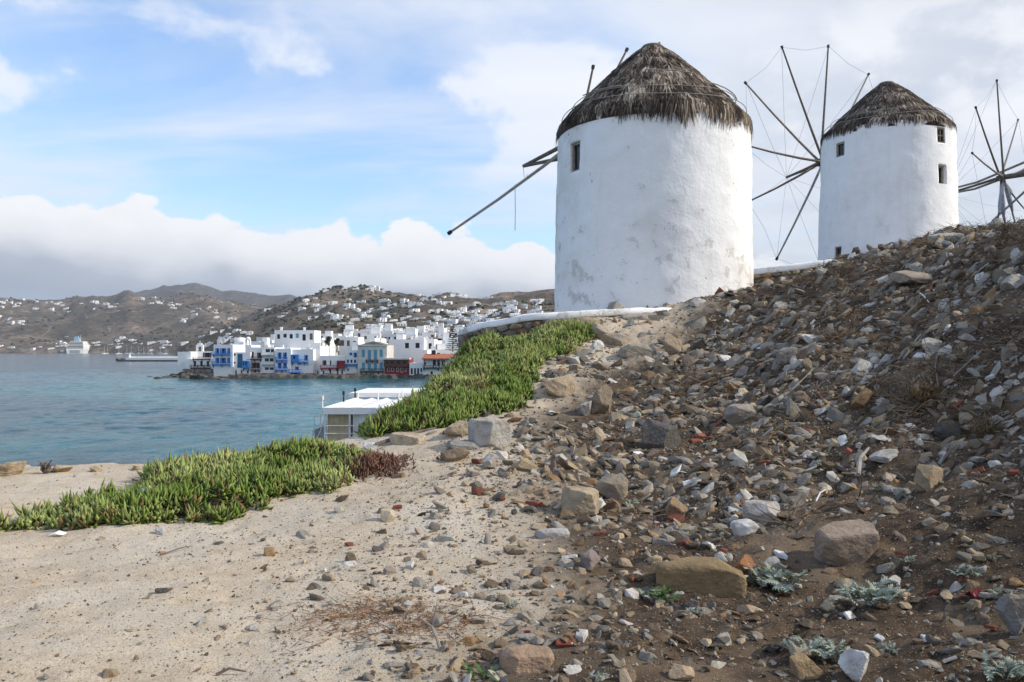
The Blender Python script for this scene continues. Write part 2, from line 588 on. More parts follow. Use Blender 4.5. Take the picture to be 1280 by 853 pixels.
pts += [np.array(q, float) for q in [
    (-14, 2, 5.0), (-14, 8, 4.95), (-9, 3, 5), (-9, 7, 5), (-5, 5, 5), (-3, 3, 5), (0, 0, 5), (0, 5, 5.0), (1, 4, 5.0), (-2, 8, 5.02), (-5, 8, 5.0),
    (-3, 10, 5.08), (-6.5, 10.2, 5.05), (-9, 10, 5.0), (2, 2, 5.03), (-5, -3, 5), (3, -3, 5.2), (-1.3, 6, 5.0), (-14, 14, 4.9), (-6, 14, 5.0),
    (-.9, 20.3, 6.42), (-.2, 19.9, 6.52), (.6, 19.8, 6.80), (-1.7, 21, 6.3), (-1.9, 23.5, 6.3),
    (4.5, 25, 7.35), (1, 25, 7.2), (4, 29, 7.3), (8, 28, 7.9), (-3, 24, 6.6), (-6, 20, 6.0), (10.5, 24, 8.6), (13, 22, 9.0), (12, 28, 8.8), (17, 36, 9.9), (14, 31, 9.2),
    (20, 26, 9.8), (32, 45, 10.8), (24, 34, 10.3), (10, 40, 8.5), (20, 48, 9.5), (40, 40, 11),
    (6.2, 5.5, 6.9), (8.6, 6.0, 8.5), (11, 6.0, 9.6), (14, 8, 10.0), (10.5, 11, 9.2), (13, 14, 9.6), (5.5, 2, 6.4), (8.5, 1, 8.3), (12, 1, 9.6), (22, 8, 10.2), (20, 16, 10.0)]]  # unseen mound right of view, made higher and steeper to place its shadow edge
pts = np.array(pts)


def tps_fit(p, lam=.03):
    n = len(p)
    d = np.linalg.norm(p[:, None, :2] - p[None, :, :2], axis=2)
    K = np.where(d > 0, d * d * np.log(d + 1e-9), 0) + lam * np.eye(n)
    Q = np.c_[np.ones(n), p[:, :2]]
    A = np.block([[K, Q], [Q.T, np.zeros((3, 3))]])
    return np.linalg.solve(A, np.r_[p[:, 2], 0, 0, 0])


TW = tps_fit(pts)


def tps(x, y):
    sh = np.shape(x)
    x = np.ravel(x).astype(float); y = np.ravel(y).astype(float)
    out = np.empty(len(x))
    n = len(pts)
    for s in range(0, len(x), 40000):
        a, b = x[s:s + 40000], y[s:s + 40000]
        d2 = (a[:, None] - pts[None, :, 0]) ** 2 + (b[:, None] - pts[None, :, 1]) ** 2 + 1e-12
        out[s:s + 40000] = (.5 * d2 * np.log(d2)) @ TW[:n] + TW[n] + TW[n + 1] * a + TW[n + 2] * b
    return out.reshape(sh)


BL = np.array([(-60, 2), (-20, 9.2), (-9, 10.7), (-6.5, 10.9), (-3.9, 11.4), (-2.65, 12.1), (-1.85, 14.5), (-1.38, 17.5), (-1.36, 20.5), (-1.25, 25), (0, 31), (6, 37), (14, 48), (26, 60), (70, 90)], float)


def bluff(x, y):
    """signed distance beyond the bluff's edge (positive on the sea side)"""
    sh = np.shape(x)
    p = np.c_[np.ravel(x), np.ravel(y)]
    best = np.full(len(p), 1e9); sg = np.ones(len(p))
    for a, b in zip(BL[:-1], BL[1:]):
        ab = b - a
        t = np.clip(((p - a) @ ab) / (ab @ ab), 0, 1)
        q = a + t[:, None] * ab
        d = np.hypot(*(p - q).T)
        cr = ab[0] * (p[:, 1] - a[1]) - ab[1] * (p[:, 0] - a[0])
        u = d < best
        best[u] = d[u]; sg[u] = np.sign(cr[u])
    return (best * sg).reshape(sh)


FY = np.array([-5, 3, 5, 7.4, 10, 12.5, 15, 18, 21, 24, 60])
FX = np.array([1.3, 1.0, 1.2, 1.45, 1.65, 1.8, 2.5, 3.5, 5.1, 6.5, 9])


def foot(x, y):
    return np.asarray(x) - np.interp(y, FY, FX)


def soil_mask(x, y):
    f = foot(x, y) + .5 * fbm(np.asarray(x) * .8, np.asarray(y) * .8, 0, 3, 5)
    s = sst(f, -3.2, .8)
    s = np.maximum(s, .45 * sst(y, 10.5, 13.5) * sst(f, -2.2, -.6))
    s = s * (1 - .35 * sst(y, 15, 18) * sst(f, 1.6, .2))
    return s


def ground(x, y, fine=True):
    x = np.asarray(x, float); y = np.asarray(y, float)
    z = tps(x, y)
    f = foot(x, y)
    rough = .25 + .75 * sst(f, -1.5, 1.0)
    rough = np.maximum(rough, .8 * sst(y, 11, 14))
    z = z + rough * (.15 * fbm(x * .8, y * .8, 0, 3, 21) + .06 * fbm(x * 3.1, y * 3.1, 0, 3, 3))
    z = z + .025 * fbm(x * 1.1, y * 1.1, 0, 2, 7)
    z = z + rough * sst(f, .3, 2.0) * .16 * fbm((x - y) * .85, (x + y) * .22, 0, 3, 23)
    if fine:
        z = z - .016 * sst(vnoise(x * 3.4, y * 3.4, 0, 29), .25, .7) * sst(f, -.8, -2.2)
        z = z + (.006 + .03 * rough) * fbm(x * 9, y * 9, 0, 3, 9) + (.003 + .008 * rough) * fbm(x * 38, y * 38, 0, 2, 13)
    s = bluff(x, y) + .35 * fbm(x * 1.3, y * 1.3, 0, 3, 31)
    drop = np.maximum(s, 0)
    z = z - np.minimum(2.1 * drop ** 1.1, 60) * (1 + .3 * fbm(x * .9, y * .9, z * .9, 3, 41))
    return np.maximum(z, -3.0)


def hit(px, py, d0=3.0, d1=40.0):
    """first point where the ray through a pixel meets the near ground"""
    d = np.geomspace(d0, d1, 900)
    x = (px - 640) / F * d
    z = EYE - (py - HOR) / F * d
    g = ground(x, d, False)
    k = np.nonzero(z <= g)[0]
    i = k[0] if len(k) else len(d) - 1
    return np.array((x[i], d[i], float(ground(x[i:i + 1], d[i:i + 1])[0])))


def grid_axis(segs):
    out = []
    for a, b, s in segs:
        out.append(np.linspace(a, b, max(2, int(round((b - a) / s)) + 1))[:-1])
    out.append([segs[-1][1]])
    return np.concatenate(out)


gx = grid_axis([(-60, -14, 1.0), (-14, -6, .12), (-6, -3, .06), (-3, 6, .05), (6, 10, .07), (10, 22, .16), (22, 70, 1.2)])
gy = grid_axis([(-4, 2.6, .15), (2.6, 9, .042), (9, 14, .065), (14, 23, .09), (23, 40, .3), (40, 95, 1.2)])
GX, GY = np.meshgrid(gx, gy)
GZ = ground(GX, GY)
nx, ny = len(gx), len(gy)
idx = np.arange(nx * ny).reshape(ny, nx)
quads = np.stack([idx[:-1, :-1], idx[:-1, 1:], idx[1:, 1:], idx[1:, :-1]], -1).reshape(-1, 4)
gm = fast_mesh('ground', np.stack([GX, GY, GZ], -1).reshape(-1, 3), quads, None, True)
at = gm.attributes.new('soil', 'FLOAT', 'POINT')
at.data.foreach_set('value', soil_mask(GX, GY).ravel().astype(np.float32))
link('ground', gm, ground_mat(), kind='structure', label='sandy path and stony hillside running up to the mills')

# ================================================================== SEA
wx = np.r_[-9000, -3000, -1000, -400, np.arange(-150, 16, .6), 60, 300, 1200, 9000]
wy = np.r_[-60, 0, np.arange(14, 110, .5), np.arange(110, 230, .9), np.geomspace(232, 900, 60), 2000, 4500, 9000]
WX, WY = np.meshgrid(wx, wy)
dm = sst(WY, 700, 250) * (np.abs(WX + 67) < 84)
u_, v_ = WX * .92 + WY * .38, -WX * .38 + WY * .92
WZ = dm * (.14 * fbm(u_ * .16, v_ * .30, 0, 2, 811) + .16 * fbm(u_ * .48, v_ * .85, 0, 3, 812) * (.6 + .8 * fbm(WX * .03, WY * .05, 0, 2, 815)) + .06 * fbm(u_ * 1.1, v_ * 1.6, 0, 1, 813))
i_ = np.arange(WX.size).reshape(WX.shape)
sm = fast_mesh('sea', np.stack([WX, WY, WZ], -1).reshape(-1, 3), np.stack([i_[:-1, :-1], i_[:-1, 1:], i_[1:, 1:], i_[1:, :-1]], -1).reshape(-1, 4), None, True)
link('sea', sm, sea_mat(), kind='structure', label='blue green rippled sea water of the bay')


# ================================================================== FAR HILLS
class Layer:
    def __init__(self, crest, d1, shore, amp, seed, expo=1.0, dmax=None):
        c = np.array(crest, float)
        self.cx, self.cy = c[:, 0], c[:, 1]
        s = np.array(shore, float)
        self.sx, self.sd = s[:, 0], s[:, 1]
        self.d1 = np.array(d1, float)
        self.amp, self.seed, self.expo = amp, seed, expo
        self.dmax = dmax
        q = np.arange(-1300, 2700, 2.0)
        k = np.exp(-.5 * (np.arange(-24, 25) / 1.6) ** 2); k /= k.sum()
        k2 = np.exp(-.5 * (np.arange(-60, 61) / 14.) ** 2); k2 /= k2.sum()
        sm = lambda x, v, kk: np.convolve(np.pad(np.interp(q, x, v), len(kk) // 2, 'edge'), kk, 'valid')
        self.q, self.ty, self.td, self.ts = q, sm(self.cx, self.cy, k), sm(self.d1[:, 0], self.d1[:, 1], k2), sm(self.sx, self.sd, k)

    def height(self, px, d):
        d1 = np.interp(px, self.q, self.td)
        d0 = np.interp(px, self.q, self.ts)
        yc = np.interp(px, self.q, self.ty)
        top = EYE + (HOR - yc) / F * d1
        t = (d - d0) / (d1 - d0)
        x = (px - 640) / F * d
        up = np.clip(t, 0, 1) ** self.expo
        up = np.where(t > 1, 1 - .5 * sst(t, 1.0, 2.2), up * (1.25 - .25 * np.clip(t, 0, 1)))
        n = fbm(x / (self.amp * 7), d / (self.amp * 7), 0, 5, self.seed, .55)
        n2 = fbm(x / (self.amp * 1.2), d / (self.amp * 1.2), 0, 4, self.seed + 3)
        w = sst(t, 0, .25) * (1 - .75 * np.exp(-((t - 1) / .12) ** 2))
        z = top * up + self.amp * w * (n + .25 * n2) + .055 * top * sst(t, .3, 1) * fbm(px / 21., px * 0, 0, 4, self.seed + 7)
        z = np.where(t < 0, -4.0 + 0 * z, z + .6)
        return z


LA = Layer([(-1200, 436), (100, 437), (200, 436), (262, 415), (330, 386), (352, 380), (385, 369), (425, 364), (470, 367), (520, 372), (570, 375), (640, 377), (700, 373), (800, 370), (1500, 350), (2600, 360)],
           [(-1200, 3000), (200, 3000), (260, 2300), (330, 2000), (430, 1800), (640, 1500), (2600, 1500)],
           [(-1200, 2900), (165, 2900), (205, 1500), (228, 600), (262, 300), (300, 214), (345, 203), (480, 200), (600, 196), (800, 215), (2600, 260)], 34, 101, 1.25)
LB = Layer([(-1200, 380), (-300, 372), (0, 374), (84, 373), (110, 367), (140, 368), (160, 363), (177, 371), (240, 374), (300, 380), (420, 395), (600, 400), (2600, 400)],
           [(-1200, 2600), (2600, 2600)], [(-1200, 1650), (130, 1680), (240, 1600), (420, 1500), (2600, 1500)], 45, 202, .85)
LC = Layer([(-1200, 395), (-200, 390), (60, 385), (150, 374), (190, 366), (222, 355), (242, 351), (256, 354), (270, 359), (290, 362), (323, 365), (360, 367), (420, 372), (600, 385), (2600, 380)],
           [(-1200, 4600), (2600, 4600)], [(-1200, 3000), (2600, 3000)], 110, 303, 1.0)


def layer_mesh(L, name, d_lo, d_hi, nrow, mat, label):
    cols = np.concatenate([np.linspace(-1200, -60, 60)[:-1], np.linspace(-60, 720, 330), np.linspace(720, 2500, 70)[1:]])
    rows = np.geomspace(d_lo, d_hi, nrow)
    PX, D = np.meshgrid(cols, rows)
    z = L.height(PX, D)
    V = np.stack([(PX - 640) / F * D, D, z], -1).reshape(-1, 3)
    n = len(cols)
    i = np.arange(n * nrow).reshape(nrow, n)
    q = np.stack([i[:-1, :-1], i[:-1, 1:], i[1:, 1:], i[1:, :-1]], -1).reshape(-1, 4)
    link(name, fast_mesh(name, V, q, None, True), mat, kind='structure', label=label)


layer_mesh(LA, 'town_hill', 190, 4200, 150, hill_mat('dry_hill', 'near'), 'scrubby brown hill rising behind the white town')
layer_mesh(LB, 'coastal_hill', 1400, 4200, 110, hill_mat('dry_coast_hill', 'near'), 'long low brown hill across the bay')
layer_mesh(LC, 'mountain', 2900, 6000, 70, hill_mat('dry_mountain', 'far'), 'dark bluish mountain behind the coastal hill')


def far_ground(px, d):
    h = np.maximum(LA.height(px, d), LB.height(px, d))
    return np.maximum(h, LC.height(px, d))


def far_hit(px, py, d0=196., d1=4000.):
    d = np.geomspace(d0, d1, 1200)
    z = EYE - (py - HOR) / F * d
    g = far_ground(np.full_like(d, px), d)
    k = np.nonzero(g >= z)[0]
    if not len(k):
        return None
    i = k[0]
    return np.array(((px - 640) / F * d[i], d[i], g[i]))

# ================================================================== WINDMILLS
def boolean_cut(me, boxes):
    """cut window recesses into a closed wall mesh"""
    o = bpy.data.objects.new('tmp_cut', me)
    C.objects.link(o)
    cm = MB()
    for pts8 in boxes:
        cm.hexa(pts8)
    cme = cm.mesh('tmp_cutter')
    co = bpy.data.objects.new('tmp_cutter', cme)
    C.objects.link(co)
    md = o.modifiers.new('b', 'BOOLEAN')
    md.operation = 'DIFFERENCE'
    md.solver = 'EXACT'
    md.object = co
    dg = bpy.context.evaluated_depsgraph_get()
    res = bpy.data.meshes.new_from_object(o.evaluated_get(dg))
    bpy.data.objects.remove(o); bpy.data.objects.remove(co)
    bpy.data.meshes.remove(cme)
    return res


def mill_wall(r0, r1, h, seed):
    nz, nk = 70, 150
    V, q = [], []
    z = np.linspace(-.9, h, nz)
    k = np.arange(nk) * 2 * np.pi / nk
    Z, A = np.meshgrid(z, k, indexing='ij')
    r = r0 + (r1 - r0) * np.clip(Z / h, 0, 1)
    r = r + .05 * np.exp(-np.clip(Z, 0, 9) / .5)
    nx_, ny_ = np.cos(A), np.sin(A)
    r = r + .045 * fbm(nx_ * 2.2, ny_ * 2.2, Z * .8, 3, seed) + .020 * fbm(nx_ * 9, ny_ * 9, Z * 3, 3, seed + 1)
    V = np.stack([r * nx_, r * ny_, Z], -1).reshape(-1, 3)
    f = []
    for i in range(nz - 1):
        for j in range(nk):
            a, b = i * nk + j, i * nk + (j + 1) % nk
            f.append((a, b, b + nk, a + nk))
    f.append(tuple(range(nk - 1, -1, -1)))
    f.append(tuple(range((nz - 1) * nk, nz * nk)))
    me = bpy.data.meshes.new('wall')
    me.from_pydata(V.tolist(), [], f)
    me.polygons.foreach_set('use_smooth', [True] * len(me.polygons))
    me.update()
    return me


def straw(roof_r, roof_z, n, seed, fringe, pale, cover):
    """thatch: bundles of straw laid in courses on the cone, ragged at the eaves"""
    rg = np.random.default_rng(seed)
    V, T, Cc = [], [], []
    s_tab = np.linspace(0, 1, 40)
    r_tab = np.interp(s_tab, np.linspace(0, 1, len(roof_r)), roof_r)
    z_tab = np.interp(s_tab, np.linspace(0, 1, len(roof_z)), roof_z)
    m = n
    a = rg.uniform(0, 2 * np.pi, m)
    s = np.sqrt(rg.uniform(.0009, 1, m)) * .94
    s = np.round(s * 13) / 13 + rg.normal(0, .022, m)
    s = np.clip(s, .0, .95)
    clump = fbm(np.cos(a) * 6, np.sin(a) * 6, s * 9, 3, seed)
    L = rg.uniform(.24, .52, m) * (1 + .35 * clump)
    low = s > .78
    L = np.where(low, L + .62 * fringe(a) * rg.uniform(.5, 1.1, m), L)
    wd = rg.uniform(.012, .034, m)
    da = rg.normal(0, .06, m) + .03 * fbm(np.cos(a) * 3, np.sin(a) * 3, s * 4, 2, seed + 2)
    slant = math.hypot(roof_r[-1] - roof_r[0], roof_z[-1] - roof_z[0])
    lift = rg.uniform(.01, .09, m) * (1 + 1.2 * clump)
    segs = 3
    ring = []
    for k in range(segs + 1):
        t = k / segs
        ss = s + L / slant * t
        r = np.interp(np.minimum(ss, 1), s_tab, r_tab)
        zz = np.interp(np.minimum(ss, 1), s_tab, z_tab)
        over = np.maximum(ss - 1, 0) * slant
        r = r + over * .10
        zz = zz - over * 1.0
        aa = a + da * t / np.maximum(r, .3) * 2.0
        off = .02 + .85 * lift * (1 - (2 * t - 1) ** 2 * .3) * (.35 + .65 * t)
        r = r + off * .72
        zz = zz + off * .55 - .05 * t * t
        w = wd * (1 - .75 * t ** 2)
        c = np.stack([r * np.cos(aa), r * np.sin(aa), zz], -1)
        sd_ = np.stack([-np.sin(aa), np.cos(aa), rg.normal(0, .25, m)], -1) * w[:, None]
        ring.append((c - sd_, c + sd_))
    Vs = np.stack([p for pr in ring for p in pr], 1)           # m, 2*(segs+1), 3
    nv = 2 * (segs + 1)
    tri = []
    for k in range(segs):
        b = 2 * k
        tri += [(b, b + 1, b + 3), (b, b + 3, b + 2)]
    tri = np.array(tri)
    T = (np.arange(m)[:, None, None] * nv + tri[None]).reshape(-1, 3)
    cl2 = fbm(np.cos(a) * 7, np.sin(a) * 7, s * 17, 3, seed + 9)
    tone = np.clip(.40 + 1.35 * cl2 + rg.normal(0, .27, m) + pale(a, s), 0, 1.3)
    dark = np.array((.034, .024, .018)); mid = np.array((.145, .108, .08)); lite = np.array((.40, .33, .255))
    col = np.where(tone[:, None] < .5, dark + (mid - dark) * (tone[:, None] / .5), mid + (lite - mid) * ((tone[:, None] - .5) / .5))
    col = np.repeat(col[:, None, :], nv, 1).reshape(-1, 3)
    return Vs.reshape(-1, 3), T, col


def pole_mesh(a, b, r0, r1, n=7):
    mid = [(a * (1 - t) + b * t) for t in (0, .33, .66, 1)]
    bend = np.array((0, 0, -1.0)) * .012 * np.linalg.norm(b - a)
    mid[1] = mid[1] + bend; mid[2] = mid[2] + bend
    mb = MB()
    mb.tube(mid, [r0, r0 * .67 + r1 * .33, r0 * .33 + r1 * .67, r1], n)
    return mb


def windmill(label, ctr, base_z, r0, r1, eave_z, apex_z, windows, seed, wear, straws, fringe, pale):
    """body, roof and windows; local origin at the mill's base centre"""
    root = empty('windmill', (ctr[0], ctr[1], base_z), 0, label=label, cat='windmill')
    h = eave_z - base_z
    wm = mill_wall(r0, r1, h - .16, seed)
    cuts, panes = [], []
    toc = math.atan2(-ctr[1], -ctr[0])                        # direction to the path in front
    for (side, zc, w, hh, dep, kind) in windows:              # side: offset across the front, metres to the right
        rr = r0 + (r1 - r0) * (zc / h)
        ang = toc + math.asin(side / rr)
        n = np.array((math.cos(ang), math.sin(ang), 0)); u = np.array((-n[1], n[0], 0)); up = np.array((0, 0, 1.0))
        def q(a, b, c):
            return u * a + n * b + up * c
        i_, o_ = rr - dep, rr + .5
        cuts.append([q(-w / 2, o_, zc - hh / 2), q(w / 2, o_, zc - hh / 2), q(w / 2, i_, zc - hh / 2), q(-w / 2, i_, zc - hh / 2),
                     q(-w / 2, o_, zc + hh / 2), q(w / 2, o_, zc + hh / 2), q(w / 2, i_, zc + hh / 2), q(-w / 2, i_, zc + hh / 2)])
        panes.append((n, u, rr, i_, zc, w, hh, kind))
    wm = boolean_cut(wm, cuts)
    wm.materials.clear()
    link('wall', wm, whitewash_mill('whitewash_%d' % seed, base_z, eave_z, wear, seed), root)
    for n, u, rr, i_, zc, w, hh, kind in panes:
        up = np.array((0, 0, 1.0))
        def bx(mb, a0, a1, b0, b1, c0, c1):
            q = lambda a, b, c: u * a + n * b + up * c
            mb.hexa([q(a0, b0, c0), q(a1, b0, c0), q(a1, b1, c0), q(a0, b1, c0), q(a0, b0, c1), q(a1, b0, c1), q(a1, b1, c1), q(a0, b1, c1)])
        mb = MB()
        fw = min(.07, w * .14)
        bx(mb, -w / 2 + .004, -w / 2 + fw, i_ + .03, i_ + .10, zc - hh / 2 + .004, zc + hh / 2 - .004)
        bx(mb, w / 2 - fw, w / 2 - .004, i_ + .03, i_ + .10, zc - hh / 2 + .004, zc + hh / 2 - .004)
        bx(mb, -w / 2 + fw, w / 2 - fw, i_ + .03, i_ + .10, zc + hh / 2 - fw, zc + hh / 2 - .004)
        bx(mb, -w / 2 + fw, w / 2 - fw, i_ + .03, i_ + .10, zc - hh / 2 + .004, zc - hh / 2 + fw)
        if kind == 'cross':
            bx(mb, -.02, .02, i_ + .04, i_ + .08, zc - hh / 2 + fw, zc + hh / 2 - fw)
            bx(mb, -w / 2 + fw, -.02, i_ + .04, i_ + .08, zc - .02, zc + .02)
            bx(mb, .02, w / 2 - fw, i_ + .04, i_ + .08, zc - .02, zc + .02)
        wo = mb.build('door' if kind == 'door' else 'window', M['wood_pale'] if kind == 'plain' else M['wood'], root)
        pm = MB()
        bx(pm, -w / 2 + .01, w / 2 - .01, i_ + .005, i_ + .025, zc - hh / 2 + .01, zc + hh / 2 - .01)
        pm.build('pane', M['pane'], wo)
    # roof: a dark timber cone carrying the straw
    ha = apex_z - base_z
    prof_s = np.linspace(0, 1, 12)
    rr_ = .22 + (r1 - .01 - .22) * (prof_s ** .96)
    zz_ = ha - (ha - h + .06) * (prof_s ** 1.06)
    mb = MB()
    mb.lathe([(rr_[-1] + .02, zz_[-1] - .32)] + list(zip(rr_[::-1] + .005, zz_[::-1] - .01)), 48)
    roof = mb.build('roof', M['dark_wood'], root, True)
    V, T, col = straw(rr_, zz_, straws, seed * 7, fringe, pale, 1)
    link('thatch', fast_mesh('thatch', V, T, col), M['thatch_stuff'], roof, kind='stuff')
    # ropes round the thatch
    for s in (.80, .92):
        k = np.linspace(0, 2 * np.pi, 61)
        r = np.interp(s, prof_s, rr_) + .10
        z = np.interp(s, prof_s, zz_) + .07
        mb = MB()
        mb.tube([(r * math.cos(t), r * math.sin(t), z + .05 * math.sin(3 * t + seed)) for t in k], .012, 5, False)
        mb.build('rope', M['wood_pale'], roof)
    # knot of straw at the tip
    mb = MB()
    mb.lathe([(.34, ha - .20), (.38, ha - .06), (.30, ha + .02), (.10, ha + .05)], 18)
    mb.build('roof_cap', M['wood'], roof, True)
    return root


def wheel(root, hub, axis, tips, bow_tip, r0, broken=False, wires=True, strut=None, cloth=()):
    """sail poles set round a hub, a bowsprit along the axle and the stay wires; all world points, children of root"""
    org = np.array(root.location)
    hub = np.array(hub) - org
    bow = np.array(bow_tip) - org
    ax = np.array(axis)
    m = MB()
    m.tube([hub - ax * 2.4, hub + ax * .30], [.17, .15], 10)
    m.build('axle', M['wood'], root)
    m = MB()
    m.tube([hub + ax * .24, hub + (bow - hub) * .5, bow], [.085, .075, .06], 8)
    bo = m.build('bowsprit', M['wood'], root)
    T = [np.array(t) - org for t in tips]
    for i, t in enumerate(T):
        off = ax * (.10 if i % 2 else -.07)
        st = hub + off - (t - hub) * .035
        pm = pole_mesh(st, t + off * .3, .066, .038)
        po = pm.build('sail_pole', M['wood'] if i % 3 else M['wood_pale'], root)
        cp = MB()
        dv = (t - hub) / np.linalg.norm(t - hub)
        cp.tube([t + off * .3 - dv * .06, t + off * .3 + dv * .07], [.062, .066], 7)
        cp.build('tip', M['black'], po)
        if i in cloth:
            cm = MB()
            L = np.linalg.norm(t - hub)
            p = [hub + off + dv * (L * f) + np.array((0, 0, -.05)) for f in (.06, .14, .24, .34, .44)]
            cm.tube(p, [.07, .12, .14, .13, .05], 7)
            cm.build('furled_sail', M['sailcloth'], po)
    if wires:
        n = len(T)
        for i in range(n):
            w = MB()
            w.tube([T[i], T[i] * .5 + bow * .5 + np.array((0, 0, -.10)), bow], .0065, 3)
            w.build('stay_wire', M['wire'], root)
            if not broken:
                j = (i + 1) % n
                w = MB()
                w.tube([T[i], (T[i] + T[j]) / 2 + (hub - (T[i] + T[j]) / 2) * .03, T[j]], .0065, 3)
                w.build('rim_wire', M['wire'], root)
    return hub, bow, T


def on_plane(px, py, hub, ax):
    d = np.array(((px - 640) / F, 1.0, -(py - HOR) / F))
    e = np.array((0, 0, EYE))
    t = ((np.array(hub) - e) @ ax) / (d @ ax)
    return e + d * t


def axis_of(phi, tilt=0.0):
    return np.array((-math.sin(R(phi)) * math.cos(tilt), math.cos(R(phi)) * math.cos(tilt), math.sin(tilt)))


# ---- the weathered mill on its own terrace
A1 = (4.386, 25.0)
b1z, e1z, a1z = 7.25, 13.55, 16.08


def fr1(a):
    front = np.cos(a - math.atan2(-.75, .65))                 # the straw hangs lowest on the landward right side
    return np.clip(.04 + .42 * sst(front, -.1, .8) + .55 * fbm(np.cos(a) * 7, np.sin(a) * 7, 0, 3, 77), .02, 1)


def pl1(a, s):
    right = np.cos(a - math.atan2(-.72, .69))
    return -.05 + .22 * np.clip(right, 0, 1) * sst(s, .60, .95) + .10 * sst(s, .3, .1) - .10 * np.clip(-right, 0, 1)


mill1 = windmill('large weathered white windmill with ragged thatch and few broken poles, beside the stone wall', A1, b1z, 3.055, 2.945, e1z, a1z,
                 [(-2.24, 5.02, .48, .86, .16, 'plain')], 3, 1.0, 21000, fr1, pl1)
ax1 = axis_of(30, -.03)
hub1 = P(724, 172, 28.3)
tips1 = [on_plane(562, 291, hub1, ax1), on_plane(742, 84, hub1, ax1), on_plane(783, 63, hub1, ax1)]
bow1 = P(654, 208, 29.8)
h1, bo1, T1 = wheel(mill1, hub1, ax1, tips1, bow1, .09, True, False)
org1 = np.array(mill1.location)
m = MB()
m.tube([h1 + np.array((.1, 0, -.62)), (h1 + bo1) / 2 + np.array((0, 0, -.30)), bo1], [.075, .07, .06], 7)
m.build('brace', M['wood'], mill1)
m = MB()                                                      # a loose line hanging from the long pole
lp = T1[0] * .52 + h1 * .48
m.tube([lp, lp + np.array((.01, 0, -.9)), lp + np.array((0, 0, -1.55))], .011, 4)
m.build('hanging_line', M['wire'], mill1)
m = MB()
m.tube([bo1, bo1 + np.array((.03, .0, -.35)), bo1 + np.array((.12, 0, -.55)), bo1 + np.array((.15, 0, -.30))], .010, 4)
m.build('hanging_line', M['wire'], mill1)
# laths laid round the thatch
for (a0, a1_, s, dz) in ((-1.85, -1.15, .62, .02), (-2.7, -2.1, .78, .0), (-1.1, -.35, .80, .06)):
    prof = np.linspace(0, 1, 12)
    rr_ = .22 + (2.945 - .01 - .22) * (prof ** .96); zz_ = (a1z - b1z) - (a1z - e1z + .02) * (prof ** 1.06)
    r = np.interp(s, prof, rr_) + .14; z = np.interp(s, prof, zz_) + .10 + dz
    m = MB()
    m.tube([(r * math.cos(t), r * math.sin(t), z - .09 * abs(t - a0)) for t in np.linspace(a0, a1_, 6)], .018, 5)
    m.build('lath', M['wood_pale'], mill1)

# ---- the tidy mill further along the ridge
A2 = (16.85, 36.0)
b2z, e2z, a2z = 10.3, 16.36, 18.6
fr2 = lambda a: np.clip(.07 + .12 * fbm(np.cos(a) * 8, np.sin(a) * 8, 0, 3, 88), .0, 1)
pl2 = lambda a, s: -.12 + .0 * a
ddp = .83
mill2 = windmill('tidy white windmill with neat thatch, wire stayed sail wheel and four small openings', A2, b2z, 2.90, 2.73, e2z, a2z,
                 [(-1.84, 15.36 - b2z, .48, .62, .14, 'plain'), (2.08, 15.60 - b2z, .44, .64, .13, 'cross'), (2.12, 13.95 - b2z, .50, .80, .24, 'plain'), (-1.90, 10.72 - b2z, .36, .74, .14, 'door')],
                 5, .28, 16000, fr2, pl2)
ax2 = axis_of(30, -.03)
hub2 = P(1028, 203, 39.2)
tp2 = [(932, 103), (978, 62), (1036, 58), (1088, 88), (938, 183), (940, 250), (970, 325)]
tips2 = [on_plane(a, b, hub2, ax2) for a, b in tp2]
R2 = np.median([np.linalg.norm(t - hub2) for t in tips2])
# the rest of the wheel, hidden behind the roof, continues the even spacing
uu = np.cross(ax2, (0, 0, 1.0)); uu /= np.linalg.norm(uu); vv = np.cross(uu, ax2)
tips2 = [hub2 + (t - hub2) / np.linalg.norm(t - hub2) * (R2 * .55 + .45 * np.linalg.norm(t - hub2)) for t in tips2]
order = [6, 5, 4, 0, 1, 2, 3]
ring2 = [tips2[i] for i in order]
ang = [math.atan2((t - hub2) @ vv, (t - hub2) @ uu) for t in ring2]
span = (ang[0] - ang[-1]) % (2 * math.pi)
step = (ang[1] - ang[0] + math.pi) % (2 * math.pi) - math.pi
sgn = 1 if step > 0 else -1
rest = (sgn * (ang[0] - ang[-1])) % (2 * math.pi)
for k in range(1, 5):
    a = ang[-1] + sgn * rest * k / 5
    ring2.append(hub2 + (uu * math.cos(a) + vv * math.sin(a)) * R2)
wheel(mill2, hub2, ax2, ring2, P(983, 222, 41.2), .09)

# ---- the third mill: only its wheel reaches into the picture
hub3 = P(1253, 222, 48.0)
A3 = (32.6, 45.0)
b3z, e3z, a3z = 10.6, 16.9, 19.4
mill3 = windmill('windmill on the ridge end, its wheel with grey furled sails beyond the tidy mill', A3, b3z, 3.15, 3.0, e3z, a3z,
                 [(-1.0, 4.6, .5, .6, .3, 'plain')], 8, .3, 5000, fr2, pl2)
ax3 = axis_of(44, -.02)
tp3 = [(1200, 180), (1218, 128), (1246, 108), (1280, 126)]
ring3 = [on_plane(a, b, hub3, ax3) for a, b in tp3]
uu = np.cross(ax3, (0, 0, 1.0)); uu /= np.linalg.norm(uu); vv = np.cross(uu, ax3)
R3 = 5.7
ring3 = [hub3 + (t - hub3) / np.linalg.norm(t - hub3) * R3 for t in ring3]
for a, b in ((1330, 190), (1310, 300), (1282, 330), (1262, 330), (1240, 320)):
    t = on_plane(a, b, hub3, ax3)
    ring3.append(hub3 + (t - hub3) / np.linalg.norm(t - hub3) * R3)
h3, bo3, T3 = wheel(mill3, hub3, ax3, ring3, P(1182, 243, 50.6), .09, cloth=(5, 6, 7, 8))
